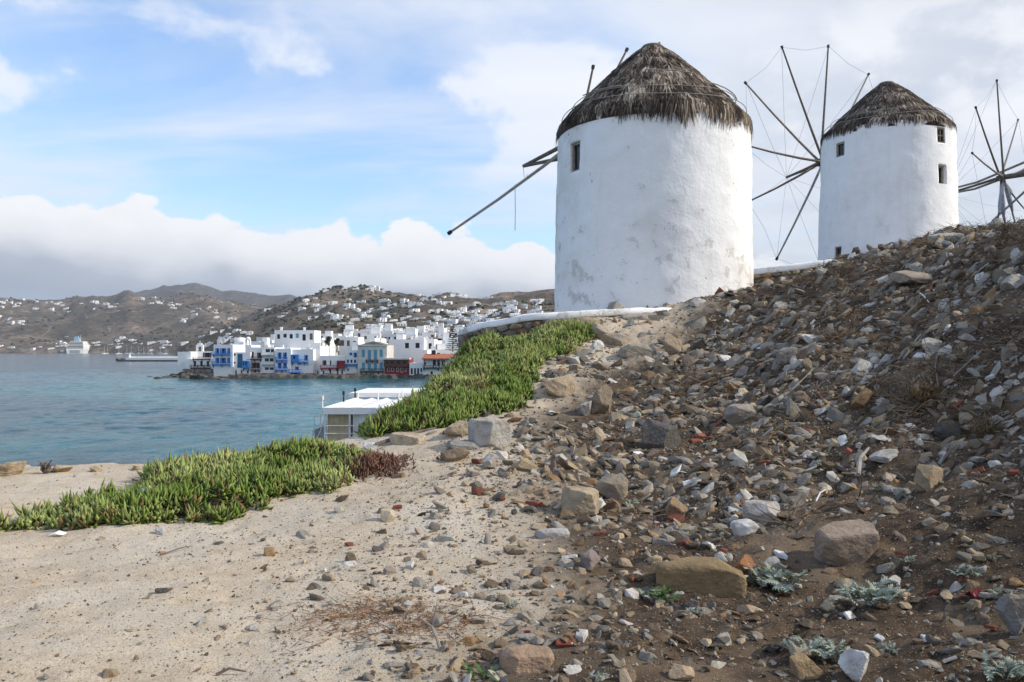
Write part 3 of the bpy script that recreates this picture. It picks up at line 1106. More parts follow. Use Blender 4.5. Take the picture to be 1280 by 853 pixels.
for dz, dx in ((.30, .25), (-.22, .1)):                        # spare poles lashed along the bowsprit
    m = MB()
    m.tube([h3 + np.array((1.6, -.6, dz + .75)), (h3 + bo3) / 2 + np.array((dx, 0, dz * .8)), bo3 + np.array((dx - .6, 0, dz * .5))], [.075, .07, .055], 7)
    m.build('lashed_pole', M['wood_pale'], mill3)
m = MB()
m.tube([h3 + np.array((-.6, 0, -2.6)), h3 + np.array((1.0, -.4, -1.0)), h3 + np.array((2.2, -.8, .2))], [.06, .07, .07], 7)
m.build('prop_pole', M['wood_pale'], mill3)


# ---- pigeons and a clay pot on the weathered mill's tip
def bird(px, py, d, rz, tilt, label):
    p = P(px, py, d)
    o = empty('pigeon', tuple(p), rz, label=label, cat='bird')
    m = MB()
    m.tube([(-.20, 0, .02), (-.12, 0, .045), (-.02, 0, .075), (.06, 0, .10 + tilt), (.10, 0, .15 + tilt), (.125, 0, .19 + tilt)], [.018, .03, .062, .055, .033, .030], 8)
    m.tube([(.125, 0, .185 + tilt), (.15, 0, .20 + tilt), (.165, 0, .197 + tilt)], [.029, .026, .010], 8)
    m.tube([(.16, 0, .197 + tilt), (.19, 0, .188 + tilt)], [.009, .003], 5)
    m.build('body', M['feather'], o, True)
    for s in (-1, 1):
        l = MB(); l.tube([(.0, .02 * s, .05), (.01, .025 * s, -.05)], .006, 4); l.build('leg', M['clay'], o)
        w = MB(); w.tube([(-.17, .02 * s, .03), (-.05, .055 * s, .085), (.05, .05 * s, .105 + tilt * .6)], [.008, .03, .018], 6); w.build('wing', M['feather'], o, True)


bird(819.5, 61.5, 24.9, .4, .02, 'dark pigeon perched upright on the tip of the thatched roof')
bird(834.5, 73.5, 24.7, -.5, -.02, 'dark pigeon crouched a little below the tip of the thatched roof')
o = empty('clay_pot', tuple(P(810.5, 64, 24.9)), 0, label='small reddish clay pot upturned on the tip of the ragged thatch', cat='pot')
m = MB(); m.lathe([(.17, -.10), (.18, -.06), (.16, .0), (.12, .07), (.08, .09)], 14); m.build('body', M['clay'], o, True)
m = MB(); m.lathe([(.185, -.115), (.20, -.10), (.20, -.085), (.182, -.075)], 14); m.build('rim', M['clay'], o, True)


# ================================================================== TERRACE WALLS
def terrace_wall(path, tops, label, thick, cope, face_h, seed, face_from, face_to, stone_cols):
    """dry-stone wall with whitewashed coping; path in plan, tops in height; stones on its outer face are parts"""
    rg = np.random.default_rng(seed)
    path = np.array(path, float); tops = np.array(tops, float)
    seg = np.r_[0, np.cumsum(np.hypot(*np.diff(path, axis=0).T))]
    L = seg[-1]
    n = int(L / .18)
    s = np.linspace(0, L, n)
    # smooth the plan a little
    X = np.interp(s, seg, path[:, 0]); Y = np.interp(s, seg, path[:, 1]); Zt = np.interp(s, seg, tops)
    for _ in range(18):
        X[1:-1] = (X[:-2] + X[1:-1] * 2 + X[2:]) / 4; Y[1:-1] = (Y[:-2] + Y[1:-1] * 2 + Y[2:]) / 4; Zt[1:-1] = (Zt[:-2] + Zt[1:-1] * 2 + Zt[2:]) / 4
    tx = np.gradient(X); ty = np.gradient(Y); ln = np.hypot(tx, ty); tx /= ln; ty /= ln
    nx_, ny_ = ty, -tx                                          # outward (right of travel)
    root = empty('stone_wall', (X[0], Y[0], Zt[0] - cope - face_h), 0, label=label, cat='wall')
    org = np.array(root.location)
    # coping: rounded section swept along the wall
    sec = [(.045, -cope), (.06, -cope * .8), (.055, -cope * .2), (.03, -.02), (-.04, 0), (-thick + .05, 0), (-thick, -.05), (-thick, -cope)]
    vs, fs = [], []
    for i in range(n):
        wob = .025 * vnoise(np.array([s[i] * 1.3]), np.array([seed * 1.0]))[0]
        for a, b in sec:
            b = b + rg.normal(0, .007); a = a + rg.normal(0, .007)
            vs.append((X[i] + nx_[i] * (a + wob) - org[0], Y[i] + ny_[i] * (a + wob) - org[1], Zt[i] + b + wob - org[2]))
    k = len(sec)
    for i in range(n - 1):
        for j in range(k):
            a, b = i * k + j, i * k + (j + 1) % k
            fs.append((a, a + k, b + k, b))
    fs += [tuple(range(k)), tuple(range((n - 1) * k, n * k))[::-1]]
    mb = MB(); mb._add(vs, fs)
    mb.build('coping', whitewash_mill('coping_wash_%d' % seed, 0, 1, 1.5, seed), root, True)
    # core
    vs, fs = [], []
    sec = [(-.06, -cope + .02), (-.06, -cope - face_h), (-thick + .04, -cope - face_h), (-thick + .04, -cope + .02)]
    for i in range(n):
        for a, b in sec:
            vs.append((X[i] + nx_[i] * a - org[0], Y[i] + ny_[i] * a - org[1], Zt[i] + b - org[2]))
    k = 4
    for i in range(n - 1):
        for j in range(k):
            a, b = i * k + j, i * k + (j + 1) % k
            fs.append((a, a + k, b + k, b))
    fs += [tuple(range(k)), tuple(range((n - 1) * k, n * k))[::-1]]
    mb = MB(); mb._add(vs, fs)
    mb.build('core', M['grey_stone'], root)
    # stones of the face
    z = -cope - .01
    while z > -cope - face_h:
        ch = rg.uniform(.11, .20)
        t = face_from
        while t < face_to:
            w = rg.uniform(.16, .42)
            tc_ = t + w / 2
            i = min(n - 1, int(tc_ / L * (n - 1)))
            zt = Zt[i] + z - ch / 2
            gz = float(ground(np.array([X[i] + nx_[i] * .3]), np.array([Y[i] + ny_[i] * .3]), False)[0])
            if zt > gz - .2:
                o = link('stone', STONES_LOW[rg.integers(len(STONES_LOW))], M['stone'], root,
                         (X[i] + nx_[i] * -.02 - org[0], Y[i] + ny_[i] * -.02 - org[1], zt - org[2]),
                         (rg.normal(0, .08), rg.normal(0, .08), math.atan2(ty[i], tx[i])), (w * .54, .13, ch * .56))
                c = stone_cols[rg.integers(len(stone_cols))]
                kk = rg.uniform(.7, 1.25)
                o.color = (c[0] * kk, c[1] * kk, c[2] * kk, 1)
            t += w + .015
        z -= ch + .012
    return root


def hull_rock(rg, n=16, box=True):
    bm = bmesh.new()
    for _ in range(n):
        v = rg.normal(0, 1, 3)
        v /= np.linalg.norm(v) if not box else max(np.abs(v)) * .55 + np.linalg.norm(v) * .45
        bm.verts.new(v)
    r = bmesh.ops.convex_hull(bm, input=bm.verts)
    bmesh.ops.delete(bm, geom=list({e for e in r['geom_interior'] + r['geom_unused'] if isinstance(e, bmesh.types.BMVert)}), context='VERTS')
    bmesh.ops.triangulate(bm, faces=bm.faces)
    bm.normal_update()
    V = np.array([v.co[:] for v in bm.verts])
    bm.verts.index_update()
    T = np.array([[v.index for v in f.verts] for f in bm.faces])
    bm.free()
    lo, hi = V.min(0), V.max(0)
    V = (V - (lo + hi) / 2) / ((hi - lo) / 2)
    return V, T


rgs = np.random.default_rng(71)
LOW = [hull_rock(rgs, 18) for _ in range(26)]
PEB = [hull_rock(rgs, 9) for _ in range(12)]
STONES_LOW = []
for V_, T_ in LOW[:14]:
    me_ = fast_mesh('stone', V_, T_)
    me_.materials.append(M['stone'])
    STONES_LOW.append(me_)

wcol = [(.23, .20, .16), (.30, .27, .23), (.17, .155, .135), (.33, .26, .17), (.25, .16, .10)]
terrace_wall([(-.9, 27.0), (-1.45, 24.0), (-1.42, 21.8), (-.9, 20.95), (.2, 20.5), (1.2, 20.35), (2.6, 20.6), (4.2, 21.25), (6.0, 22.0), (8.2, 23.6)],
             [7.1, 7.1, 7.18, 7.36, 7.50, 7.61, 7.68, 7.72, 7.72, 7.75],
             'curved dry stone terrace wall with sloping white coping below the weathered mill', .45, .19, 1.3, 4, 2.6, 9.5, wcol)
terrace_wall([(7.0, 33), (9.2, 31.4), (11.5, 31.0), (14.5, 31.2), (20, 31.5)], [9.6, 9.78, 10.05, 10.30, 10.6],
             'white coped stone wall of the tidy mill terrace above the rubble crest', .5, .26, 1.6, 6, 1.5, 10.0, [(.33, .25, .15), (.36, .30, .20), (.26, .22, .17), (.40, .26, .12)])

# ================================================================== WATERFRONT HOUSES
def lx(px, d):
    return (px - 640) / F * d


def lz(py, d):
    return EYE - (py - HOR) / F * d


def wall_grid(mb, x0, x1, z0, z1, y0, y1, holes):
    """a wall slab with real openings, built of the cells between them"""
    xs = sorted({x0, x1, *[min(max(h[k], x0), x1) for h in holes for k in (0, 1)]})
    zs = sorted({z0, z1, *[min(max(h[k], z0), z1) for h in holes for k in (2, 3)]})
    for a, b in zip(xs[:-1], xs[1:]):
        for c, e in zip(zs[:-1], zs[1:]):
            mx, mz = (a + b) / 2, (c + e) / 2
            if any(h[0] < mx < h[1] and h[2] < mz < h[3] for h in holes):
                continue
            mb.box(a, b, y0, y1, c, e)


def railing(parent, x0, x1, y, z0, z1, mat, name='railing'):
    mb = MB()
    n = max(3, int((x1 - x0) / .35))
    mb.box(x0, x1, y, y + .07, z1 - .08, z1)
    mb.box(x0, x1, y, y + .07, z0, z0 + .08)
    for i in range(n + 1):
        x = x0 + (x1 - x0 - .07) * i / n
        mb.box(x, x + .07, y + .005, y + .065, z0 + .08, z1 - .08)
    return mb.build(name, mat, parent)


def seafront_house(name, label, px0, px1, yt, yb, d, depth=8.0, mat='white', openings=(), balconies=(), bays=(), rz=0.0, base=None, gable=0, roof=None, parapet=.35):
    """front on the water; openings (x0,x1,y0,y1,kind) in photograph pixels on its front"""
    X0, X1, Z0, Z1 = lx(px0, d), lx(px1, d), lz(yb, d), lz(yt, d)
    cx = (X0 + X1) / 2
    root = empty(name, (cx, d, 0), R(rz), label=label, cat='house', group=None)
    g = lambda px: lx(px, d) - cx
    holes = [(g(o[0]), g(o[1]), lz(o[3], d), lz(o[2], d)) for o in openings]
    w = (X1 - X0) / 2
    mb = MB()
    wall_grid(mb, -w, w, Z0, Z1, 0, .35, holes)
    mb.box(-w, w, .352, depth, Z0, Z1 - parapet)
    mb.box(-w, -w + .3, .352, depth, Z1 - parapet, Z1)
    mb.box(w - .3, w, .352, depth, Z1 - parapet, Z1)
    mb.box(-w + .3, w - .3, depth - .3, depth, Z1 - parapet, Z1)
    mb.build('wall', M[mat], root)
    for (o, h) in zip(openings, holes):
        a, b, c, e = h
        kind = o[4]
        m = MB()
        t = .09
        m.box(a, a + t, .10, .2, c, e); m.box(b - t, b, .10, .2, c, e)
        m.box(a + t, b - t, .10, .2, e - t, e); m.box(a + t, b - t, .10, .2, c, c + t)
        if b - a > .9:
            m.box((a + b) / 2 - .04, (a + b) / 2 + .04, .11, .19, c + t, e - t)
        fm = {'dark': 'wood', 'white': 'metal_paint', 'blue': 'blue', 'teal': 'teal', 'pale': 'pale_blue', 'red': 'red', 'brown': 'brown'}[kind]
        wo = m.build('window' if (e - c) < 1.9 else 'door', M[fm], root)
        m = MB(); m.box(a + .02, b - .02, .24, .30, c + .02, e - .02); m.build('pane', M['pane'], wo)
        if kind in ('blue', 'pale', 'red', 'teal', 'brown'):
            sw = min(.45, (b - a) * .42)
            closed = kind in ('pale', 'teal')
            for s in (0, 1):
                m = MB()
                if closed:
                    q0, q1 = (a + .02, (a + b) / 2 - .012) if s == 0 else ((a + b) / 2 + .012, b - .02)
                    yy = .02
                else:
                    q0, q1 = (a - sw, a - .01) if s == 0 else (b + .01, b + sw)
                    yy = -.07
                m.box(q0, q0 + .06, yy, yy + .06, c, e); m.box(q1 - .06, q1, yy, yy + .06, c, e)
                k = max(3, int((e - c) / .14))
                for i in range(k):
                    z0 = c + (e - c) * i / k
                    m.box(q0 + .06, q1 - .06, yy + .01, yy + .045, z0 + .01, z0 + (e - c) / k - .012)
                m.box(q0 + .06, q1 - .06, yy + .046, yy + .055, c, e)
                m.build('shutter', M[fm], wo)
    for (a, b, c, e, mt, proud) in balconies:                  # a rail from c (top) to e (floor)
        x0, x1, z1, z0 = g(a), g(b), lz(c, d), lz(e, d)
        m = MB(); m.box(x0, x1, -proud, -.003, z0 - .14, z0)
        for xx in (x0 + .1, (x0 + x1) / 2, x1 - .22):
            m._add([(xx, -.003, z0 - .14), (xx + .12, -.003, z0 - .14), (xx + .12, -.003, z0 - .8), (xx, -.003, z0 - .8), (xx, -proud * .8, z0 - .14), (xx + .12, -proud * .8, z0 - .14)],
                   [(0, 1, 2, 3), (0, 3, 4), (1, 5, 2), (0, 4, 5, 1), (3, 2, 5, 4)])
        bal = m.build('balcony', M['white' if mt == 'white' else mt], root)
        railing(bal, x0, x1, -proud + .02, z0 + .001, z1, M[mt])
        for xx in (x0, x1 - .07):
            m = MB(); m.box(xx, xx + .07, -proud + .1, -.01, z1 - .08, z1); m.box(xx, xx + .07, -proud + .5, -proud + .56, z0, z1 - .08); m.build('side_rail', M[mt], bal)
    for (a, b, c, e, mt, proud, wins) in bays:                 # a timber box hung on the front
        x0, x1, z1, z0 = g(a), g(b), lz(c, d), lz(e, d)
        hl = [(x0 + (x1 - x0) * p, x0 + (x1 - x0) * q, z0 + (z1 - z0) * .42, z0 + (z1 - z0) * .85) for p, q in wins]
        m = MB(); wall_grid(m, x0, x1, z0, z1, -proud, -proud + .1, hl)
        m.box(x0, x0 + .08, -proud + .102, -.004, z0, z1); m.box(x1 - .08, x1, -proud + .102, -.004, z0, z1)
        m.box(x0 + .08, x1 - .08, -proud + .102, -.004, z0, z0 + .1); m.box(x0 + .08, x1 - .08, -proud + .102, -.004, z1 - .1, z1)
        for xx in (x0 + .15, x1 - .27):
            m.hexa([(xx, -proud * .9, z0 - .02), (xx + .12, -proud * .9, z0 - .02), (xx + .12, -.01, z0 - .02), (xx, -.01, z0 - .02),
                    (xx, -.12, z0 - .75), (xx + .12, -.12, z0 - .75), (xx + .12, -.01, z0 - .75), (xx, -.01, z0 - .75)][::1])
        bo = m.build('bay', M[mt], root)
        for h in hl:
            m = MB(); m.box(h[0] + .01, h[1] - .01, -proud + .05, -proud + .09, h[2] + .01, h[3] - .01); m.build('pane', M['pane'], bo)
    if base:
        ytop, mt, dz = base
        bm_ = MB()
        n = max(4, int(2 * w / .8))
        rg = np.random.default_rng(int(px0))
        for i in range(n):
            for row in range(3):
                x = -w + 2 * w * (i + .5 * (row % 2)) / n
                zt = lz(ytop, d)
                hgt = (zt + .6) / 3
                bm_.box(x - .1, x + 2 * w / n, -.25 - rg.uniform(.1, .9) * dz, .345 if False else -.004, -.6 + row * hgt, -.6 + (row + 1) * hgt - rg.uniform(0, .12))
        bm_.build('footing', M[mt], root)
    return root


HS = seafront_house
HS('waterfront_house', 'plain windowless white block at the seaward tip of the waterfront row', 222, 238.5, 440, 464, 197, 7, parapet=.2)
HS('waterfront_house', 'white house with stepped gable and three brown door balconies over a stone footing', 231, 266, 449, 470, 195.5, 6,
   openings=[(242, 245.2, 451.5, 458.5, 'dark'), (250.2, 253.4, 451.5, 458.5, 'dark'), (258.3, 261.5, 451.5, 458.5, 'dark')],
   balconies=[(239, 247, 456.4, 460, 'brown', .8), (248, 255, 456.4, 460, 'brown', .8), (256, 263.5, 456.4, 460, 'brown', .8), (241, 263, 446.3, 448.9, 'brown', .3)], base=(461, 'grey_stone', 1.6))
HS('waterfront_house', 'white house set back with a little bell gable and brown roof door', 236, 268, 439.5, 455, 201, 6,
   openings=[(256, 262, 441, 447, 'brown')], parapet=.2)
HS('waterfront_house', 'tall pale house with two storeys of blue shuttered balcony doors and blank lower wall', 267, 291, 431, 472, 193, 9,
   openings=[(270.5, 273, 435.5, 442.5, 'blue'), (277, 281, 435.5, 442.5, 'blue'), (285, 287, 435.5, 442.5, 'blue'), (270.5, 273, 447.5, 454.5, 'blue'), (277, 281, 447.5, 454.5, 'blue'), (285, 287, 447.5, 454.5, 'blue')],
   balconies=[(266, 289, 440, 443, 'blue', .9), (266, 289, 452, 455.5, 'blue', .9)], base=(470.5, 'sea_rock', 1.2))
HS('waterfront_house', 'narrow white house with a tall teal shutter panel and a blue bay', 291, 313, 440.5, 473, 193.5, 9,
   openings=[(292.3, 294.5, 442, 445, 'dark'), (292.3, 294.5, 452.5, 455, 'dark'), (296.5, 303.2, 442.5, 460, 'teal'), (294, 296, 463, 469.5, 'dark'), (301, 303.2, 463, 467, 'dark'), (308.5, 311, 463, 467, 'dark')],
   bays=[(303.6, 312.4, 451, 460.5, 'blue', .9, [(.12, .3), (.5, .72)])], base=(471, 'sea_rock', 1.0))
HS('waterfront_house', 'white house with two brown timber balconies and brown doors', 313.2, 327.2, 434.5, 473, 194.5, 9,
   openings=[(307.5 + 6.5, 316.2, 440, 448, 'brown'), (323, 326.2, 441, 448, 'brown'), (316, 319, 453.5, 460.5, 'brown'), (320.5, 323.5, 453.5, 460.5, 'brown')],
   balconies=[(309.5, 327, 446, 449, 'brown', 1.0), (313.5, 325, 459, 462.3, 'brown', 1.0)], base=(469, 'grey_stone', 1.1))
HS('waterfront_house', 'white three storey house with open loggias and white parapet balconies', 327.4, 343.2, 434.5, 474, 194, 8,
   openings=[(332, 337.5, 436.6, 440.6, 'dark'), (338.3, 342.4, 436.6, 440.6, 'dark'), (331, 336, 448, 452.6, 'dark'), (337, 342.2, 448, 452.6, 'dark'), (331, 336, 459.3, 463, 'dark'), (337, 342.2, 459.3, 463, 'dark')],
   balconies=[(328, 343, 440.5, 443.5, 'white', 1.1), (328, 343, 452, 455, 'white', 1.1), (328, 343, 462.5, 465.5, 'white', 1.1)], base=(467, 'grey_stone', 1.6))
HS('waterfront_house', 'pale house with four pairs of blue shutters over two blue balconies', 344, 363.6, 436, 473, 192.5, 9,
   openings=[(348.2, 350.8, 440.8, 449, 'blue'), (355, 357.6, 440.8, 449, 'blue'), (348.2, 350.8, 453.3, 461, 'blue'), (355, 357.6, 453.3, 461, 'blue')],
   balconies=[(345, 360, 446.5, 450.3, 'blue', .9), (344.5, 360, 458.5, 462.6, 'blue', .9)], base=(472, 'sea_rock', 1.0))
HS('waterfront_house', 'pale house with a wide blue bay and a low blue balcony above rocks', 364.2, 391.5, 437, 471, 193.5, 9,
   openings=[(381.5, 384, 444, 451, 'blue'), (370, 372.5, 458.5, 463, 'blue')],
   bays=[(364.8, 374.5, 443.5, 453, 'blue', 1.0, [(.3, .55)])],
   balconies=[(374.6, 386, 449.5, 452.8, 'blue', 1.0), (362.5, 377, 461.5, 465.5, 'blue', 1.5)], base=(466.5, 'grey_stone', 2.2))
HS('waterfront_house', 'blank sunlit white house wedged between the blue bay house and the red bay house', 391.8, 400, 433, 472, 196, 10,
   openings=[(392.8, 394.4, 444.2, 447.5, 'dark'), (393.2, 394.4, 458, 461, 'dark'), (396.5, 398, 463.5, 468, 'dark')], parapet=.2, base=(470, 'sea_rock', 1))
HS('waterfront_house', 'white house with a dark red bay and red brown balcony', 399.5, 431.6, 445, 475, 192.5, 8,
   openings=[(404.5, 407, 450.6, 457, 'red'), (411.8, 414.5, 450.6, 457, 'white'), (403.5, 405.5, 463.6, 468, 'dark'), (412, 414, 461.5, 468.5, 'dark'), (421, 423, 462, 469, 'dark'), (426.5, 428.6, 462, 469, 'dark')],
   bays=[(422, 431.5, 451, 460.3, 'red', .9, [(.1, .2)])], balconies=[(401, 421.8, 456.5, 460.3, 'red', .9)], base=(470.5, 'sea_rock', 1))
HS('waterfront_house', 'narrow white house with a bright blue banded veranda over dark piles', 431.9, 446.8, 438, 468, 193, 8,
   openings=[(437.6, 439.5, 441, 444.5, 'blue'), (443, 445.2, 441, 447, 'blue'), (433.2, 436.3, 449.5, 454.3, 'white'), (437.6, 440.8, 449.5, 454.3, 'white'), (442, 445.4, 449.5, 454.3, 'white'), (434, 436, 461, 464, 'dark')],
   bays=[(432, 446.6, 455, 457.9, 'blue', .5, [])], base=(467, 'sea_rock', .3))
h11 = HS('waterfront_house', 'cream stone neoclassical house with eight pale blue shuttered windows', 447.3, 483.6, 431.5, 475, 191, 11, 'cream',
   openings=[(452.2, 456.2, 437.2, 447, 'pale'), (459.6, 463.8, 437.6, 450.3, 'pale'), (467.1, 471.3, 437.6, 450.3, 'pale'), (474.4, 478.4, 437.2, 446.4, 'pale'),
             (452.2, 456.2, 453.4, 463.6, 'pale'), (459.6, 463.8, 453.4, 463.6, 'pale'), (467.1, 471.3, 453.4, 463.6, 'pale'), (474.4, 478.4, 453.4, 463.6, 'pale')],
   balconies=[(457.5, 473, 449.6, 451, 'black', .7), (450.5, 465, 460.8, 464.4, 'black', .8), (466, 479.6, 460.8, 464.4, 'black', .8)], base=(472, 'sea_rock', 1), parapet=.15)
m = MB(); w_ = lx(483.6, 191) - lx(447.3, 191); m.box(-w_ / 2 - .25, w_ / 2 + .25, -.35, -.004, lz(432.6, 191), lz(431, 191)); m.build('cornice', M['cream'], h11)
m = MB(); z_ = lz(431.4, 191)
m._add([(-3.2, .6, z_), (3.2, .6, z_), (0, .6, z_ + .9), (-3.2, 9, z_), (3.2, 9, z_), (0, 9, z_ + .9)], [(0, 1, 2), (5, 4, 3), (0, 2, 5, 3), (1, 4, 5, 2), (0, 3, 4, 1)])
m.build('roof', M['grey_stone'], h11)
h12 = HS('waterfront_house', 'dark red house with an overhanging brown timber upper storey', 481, 511.5, 448, 470, 190.5, 8, 'red',
   openings=[(484.2, 487.4, 460, 464.6, 'white'), (489, 492.2, 460, 464.6, 'white'), (495.5, 498.6, 460, 464.6, 'white'), (500.6, 503.8, 460, 465.6, 'white'), (506, 508.6, 460, 464.6, 'white')],
   bays=[(480.4, 510.8, 450.2, 458.6, 'brown', .8, [(.08, .2), (.28, .42), (.55, .68), (.78, .92)])], base=(469.2, 'sea_rock', 1.2), parapet=.15)
m = MB(); m.box(lx(480, 190.5) - lx(496.25, 190.5), lx(512.5, 190.5) - lx(496.25, 190.5), -1.0, 2.5, lz(449.6, 190.5), lz(448.2, 190.5) + .1); m.build('roof_slab', M['cream'], h12)
HS('waterfront_house', 'low white house with a glazed white veranda at the water', 511.8, 528.6, 454, 470.5, 189.5, 8,
   openings=[(513, 516.3, 460.2, 468.6, 'white'), (517, 520.3, 460.2, 468.6, 'white'), (521, 524.3, 460.2, 468.6, 'white'), (525, 528, 460.2, 466, 'white')], base=(469.5, 'sea_rock', .8))
h14 = HS('waterfront_house', 'white house with red tiled roof and black timber galleries', 528.9, 566, 448.5, 474, 188.5, 9,
   openings=[(530, 532.5, 452.5, 456.5, 'dark'), (541, 545, 450.4, 457.4, 'dark'), (546.5, 550, 450.4, 457.4, 'dark'), (552, 556, 450.4, 457.4, 'dark'), (538, 541, 464.5, 469, 'dark')],
   balconies=[(529.2, 566, 456.6, 460, 'black', 1.1)], base=(473, 'sea_rock', .8), parapet=.05)
xa, xb = lx(528, 188.5) - lx(547.45, 188.5), lx(567, 188.5) - lx(547.45, 188.5)
zr, zt_ = lz(449, 188.5), lz(443.4, 188.5)
m = MB()
nt = 26
for i in range(nt):                                             # rows of round clay tiles up the front slope
    x = xa + (xb - xa) * (i + .5) / nt
    m.tube([(x, -1.4, zr + .02), (x, 4.2, zt_ + .02)], .17, 6)
    m.tube([(x, 9.6, zr + .02), (x, 4.2, zt_ + .02)], .17, 6)
m.hexa([(xa, -1.3, zr - .1), (xb, -1.3, zr - .1), (xb, 9.5, zr - .1), (xa, 9.5, zr - .1), (xa + .1, 4.1, zt_ - .08), (xb - .1, 4.1, zt_ - .08), (xb - .1, 4.3, zt_ - .08), (xa + .1, 4.3, zt_ - .08)])
rf = m.build('tiled_roof', M['tile'], h14)
m = MB(); m.box(-1.8, -.9, 3.2, 4.0, zt_ - .6, zt_ + 1.0); m.build('chimney', M['black'], rf)
for xx in (xa + .5, xa + 2.6, xb - 3.4, xb - .9):
    m = MB(); m.box(xx, xx + .14, -1.05, -.92, lz(460, 188.5), zr - .1); m.build('gallery_post', M['black'], h14)

# bell gable on the second house
bg = empty('bell_gable', (lx(250, 203), 203, lz(441, 203)), 0, label='small whitewashed bell gable with cross on the waterfront roof', cat='belfry')
m = MB(); m.box(-.9, -.45, -.3, .3, 0, 1.5); m.box(.45, .9, -.3, .3, 0, 1.5); m.box(-.9, .9, -.3, .3, 1.5, 2.0); m.box(-.5, .5, -.28, .28, 2.0, 2.4); m.build('arch', M['white'], bg)
m = MB(); m.box(-.06, .06, -.05, .05, 2.4, 3.0); m.box(-.25, .25, -.045, .045, 2.65, 2.76); m.build('cross', M['white'], bg)
m = MB(); m.lathe([(.28, .75), (.2, .9), (.16, 1.2), (.05, 1.3)], 10); m.build('bell', M['wood'], bg)

# domed church behind
ch = empty('church', (lx(297, 214), 214, 0), 0, label='white church with round dome and arched belfry behind the waterfront row', cat='church')
m = MB(); m.box(-3.6, 3.6, 0, 8, 0, lz(431.5, 214)); m.build('wall', M['white'], ch)
m = MB(); zd = lz(431.5, 214)
m.lathe([(2.15, -.2), (2.15, .35)] + [(2.05 * math.cos(a), .35 + 1.75 * math.sin(a)) for a in np.linspace(0, 1.5, 9)], 28, (0, 3.2, zd)); m.build('dome', M['white'], ch, True)
m = MB(); m.box(1.9, 2.25, .4, 1.2, zd, zd + 1.5); m.box(2.85, 3.2, .4, 1.2, zd, zd + 1.5)
m.lathe([(.66, 0), (.64, .3), (.5, .55), (.2, .72)], 14, (2.55, .8, zd + 1.5)); m.build('belfry', M['white'], ch)
m = MB(); m.box(-1.6, -1.0, -.06, .0, zd - 1.8, zd - .7); m.build('window', M['pane'], ch)


# ================================================================== TOWN HOUSES BEHIND
def town_house(label, px, py_top, wpx, hpx, d, wins=2, group=None, tower=0, chim=1, rz=0.0, seed=0):
    rg = np.random.default_rng(seed)
    w = wpx / F * d / 2
    zt = lz(py_top, d); zb = lz(py_top + hpx, d) - 3.5
    root = empty('town_house', (lx(px, d), d, zb), R(rz), label=label, cat='house', group=group)
    H = zt - zb
    holes = []
    rows = max(1, int(hpx / F * d / 3.0))
    for r_ in range(rows):
        for i in range(wins):
            if rg.random() < .2:
                continue
            x = -w + 2 * w * (i + .5) / wins + rg.uniform(-.25, .25)
            ww = rg.uniform(.4, .62)
            z1 = H - .9 - r_ * 3.0 - rg.uniform(0, .3)
            holes.append((x - ww, x + ww, z1 - rg.uniform(1.1, 1.9), z1))
    dep = rg.uniform(6, 10)
    m = MB()
    wall_grid(m, -w, w, 0, H, 0, .3, holes)
    m.box(-w, w, .302, dep, 0, H - .45)
    m.box(-w, -w + .25, .302, dep, H - .45, H); m.box(w - .25, w, .302, dep, H - .45, H)
    if tower:
        tw = w * rg.uniform(.35, .6); ox = rg.uniform(-w + tw, w - tw)
        m.box(ox - tw, ox + tw, 2.2, dep - .4, H - .44, H + rg.uniform(1.6, 2.8))
    m.build('wall', M['white'], root)
    for h in holes:
        m = MB(); m.box(h[0] + .005, h[1] - .005, .17, .25, h[2] + .005, h[3] - .005)
        m.build('window', M[['pane', 'pane', 'pale_blue', 'wood'][rg.integers(4)]], root)
    for _ in range(chim):
        cx_ = rg.uniform(-w + .4, w - .4); cy_ = rg.uniform(1, dep - 1)
        m = MB(); m.box(cx_ - .28, cx_ + .28, cy_ - .28, cy_ + .28, H - .44, H + .9); m.box(cx_ - .36, cx_ + .36, cy_ - .36, cy_ + .36, H + .9, H + 1.05)
        m.build('chimney', M['white'], root)
    return root


town_house('long white town house with roof terrace and narrow windows, above the loggia house', 368, 413, 50, 22, 236, 6, tower=0, chim=2, seed=1)
town_house('white town house with two green edged windows, beside the dark round trees', 436, 421.5, 24, 14, 228, 3, chim=1, seed=2)
town_house('broad white town house with a square window, above the dark red house', 508, 424.5, 44, 18, 216, 3, chim=1, seed=3)
town_house('white town house with two small square dark windows, beside the tall layered pine', 531, 424, 24, 16, 222, 2, chim=1, seed=4)
town_house('low white town house with wide blank sunlit front, above the glazed veranda', 524, 437.5, 20, 16, 202, 0, chim=0, seed=5)
rg = np.random.default_rng(77)
taken = []
for k in range(1500):
    if len(taken) >= 92:
        break
    px = rg.uniform(286, 655)
    lo = 434 if px < 330 else 421
    py = rg.uniform(411 + (px < 400) * 9, 440)
    d = 206 + (440 - py) * 5.2 + rg.uniform(-5, 8)
    w = rg.uniform(11, 26); h = rg.uniform(9, 14)
    if px < 330 and py < 430:
        continue
    if any(abs(px - a) < (w + ww) * .27 and abs(py - b) < 3.2 for a, b, ww in taken):
        continue
    taken.append((px, py, w))
    zt = lz(py, d)
    tw = int(rg.random() < .4)
    nw, nc = int(rg.integers(1, 5)), int(rg.integers(0, 3))
    lab = '%s white town house with %s and %s, behind the waterfront row' % ('wide' if w > 20 else ('narrow' if w < 14 else 'medium'), 'roof tower' if tw else 'plain flat roof', ('no chimney', 'one chimney', 'two chimneys')[nc])
    town_house(lab, px, py, w, h, d, nw, 'town houses with a roof tower' if tw else 'plain flat roofed town houses', tw, nc, rg.uniform(-9, 9), 100 + k)


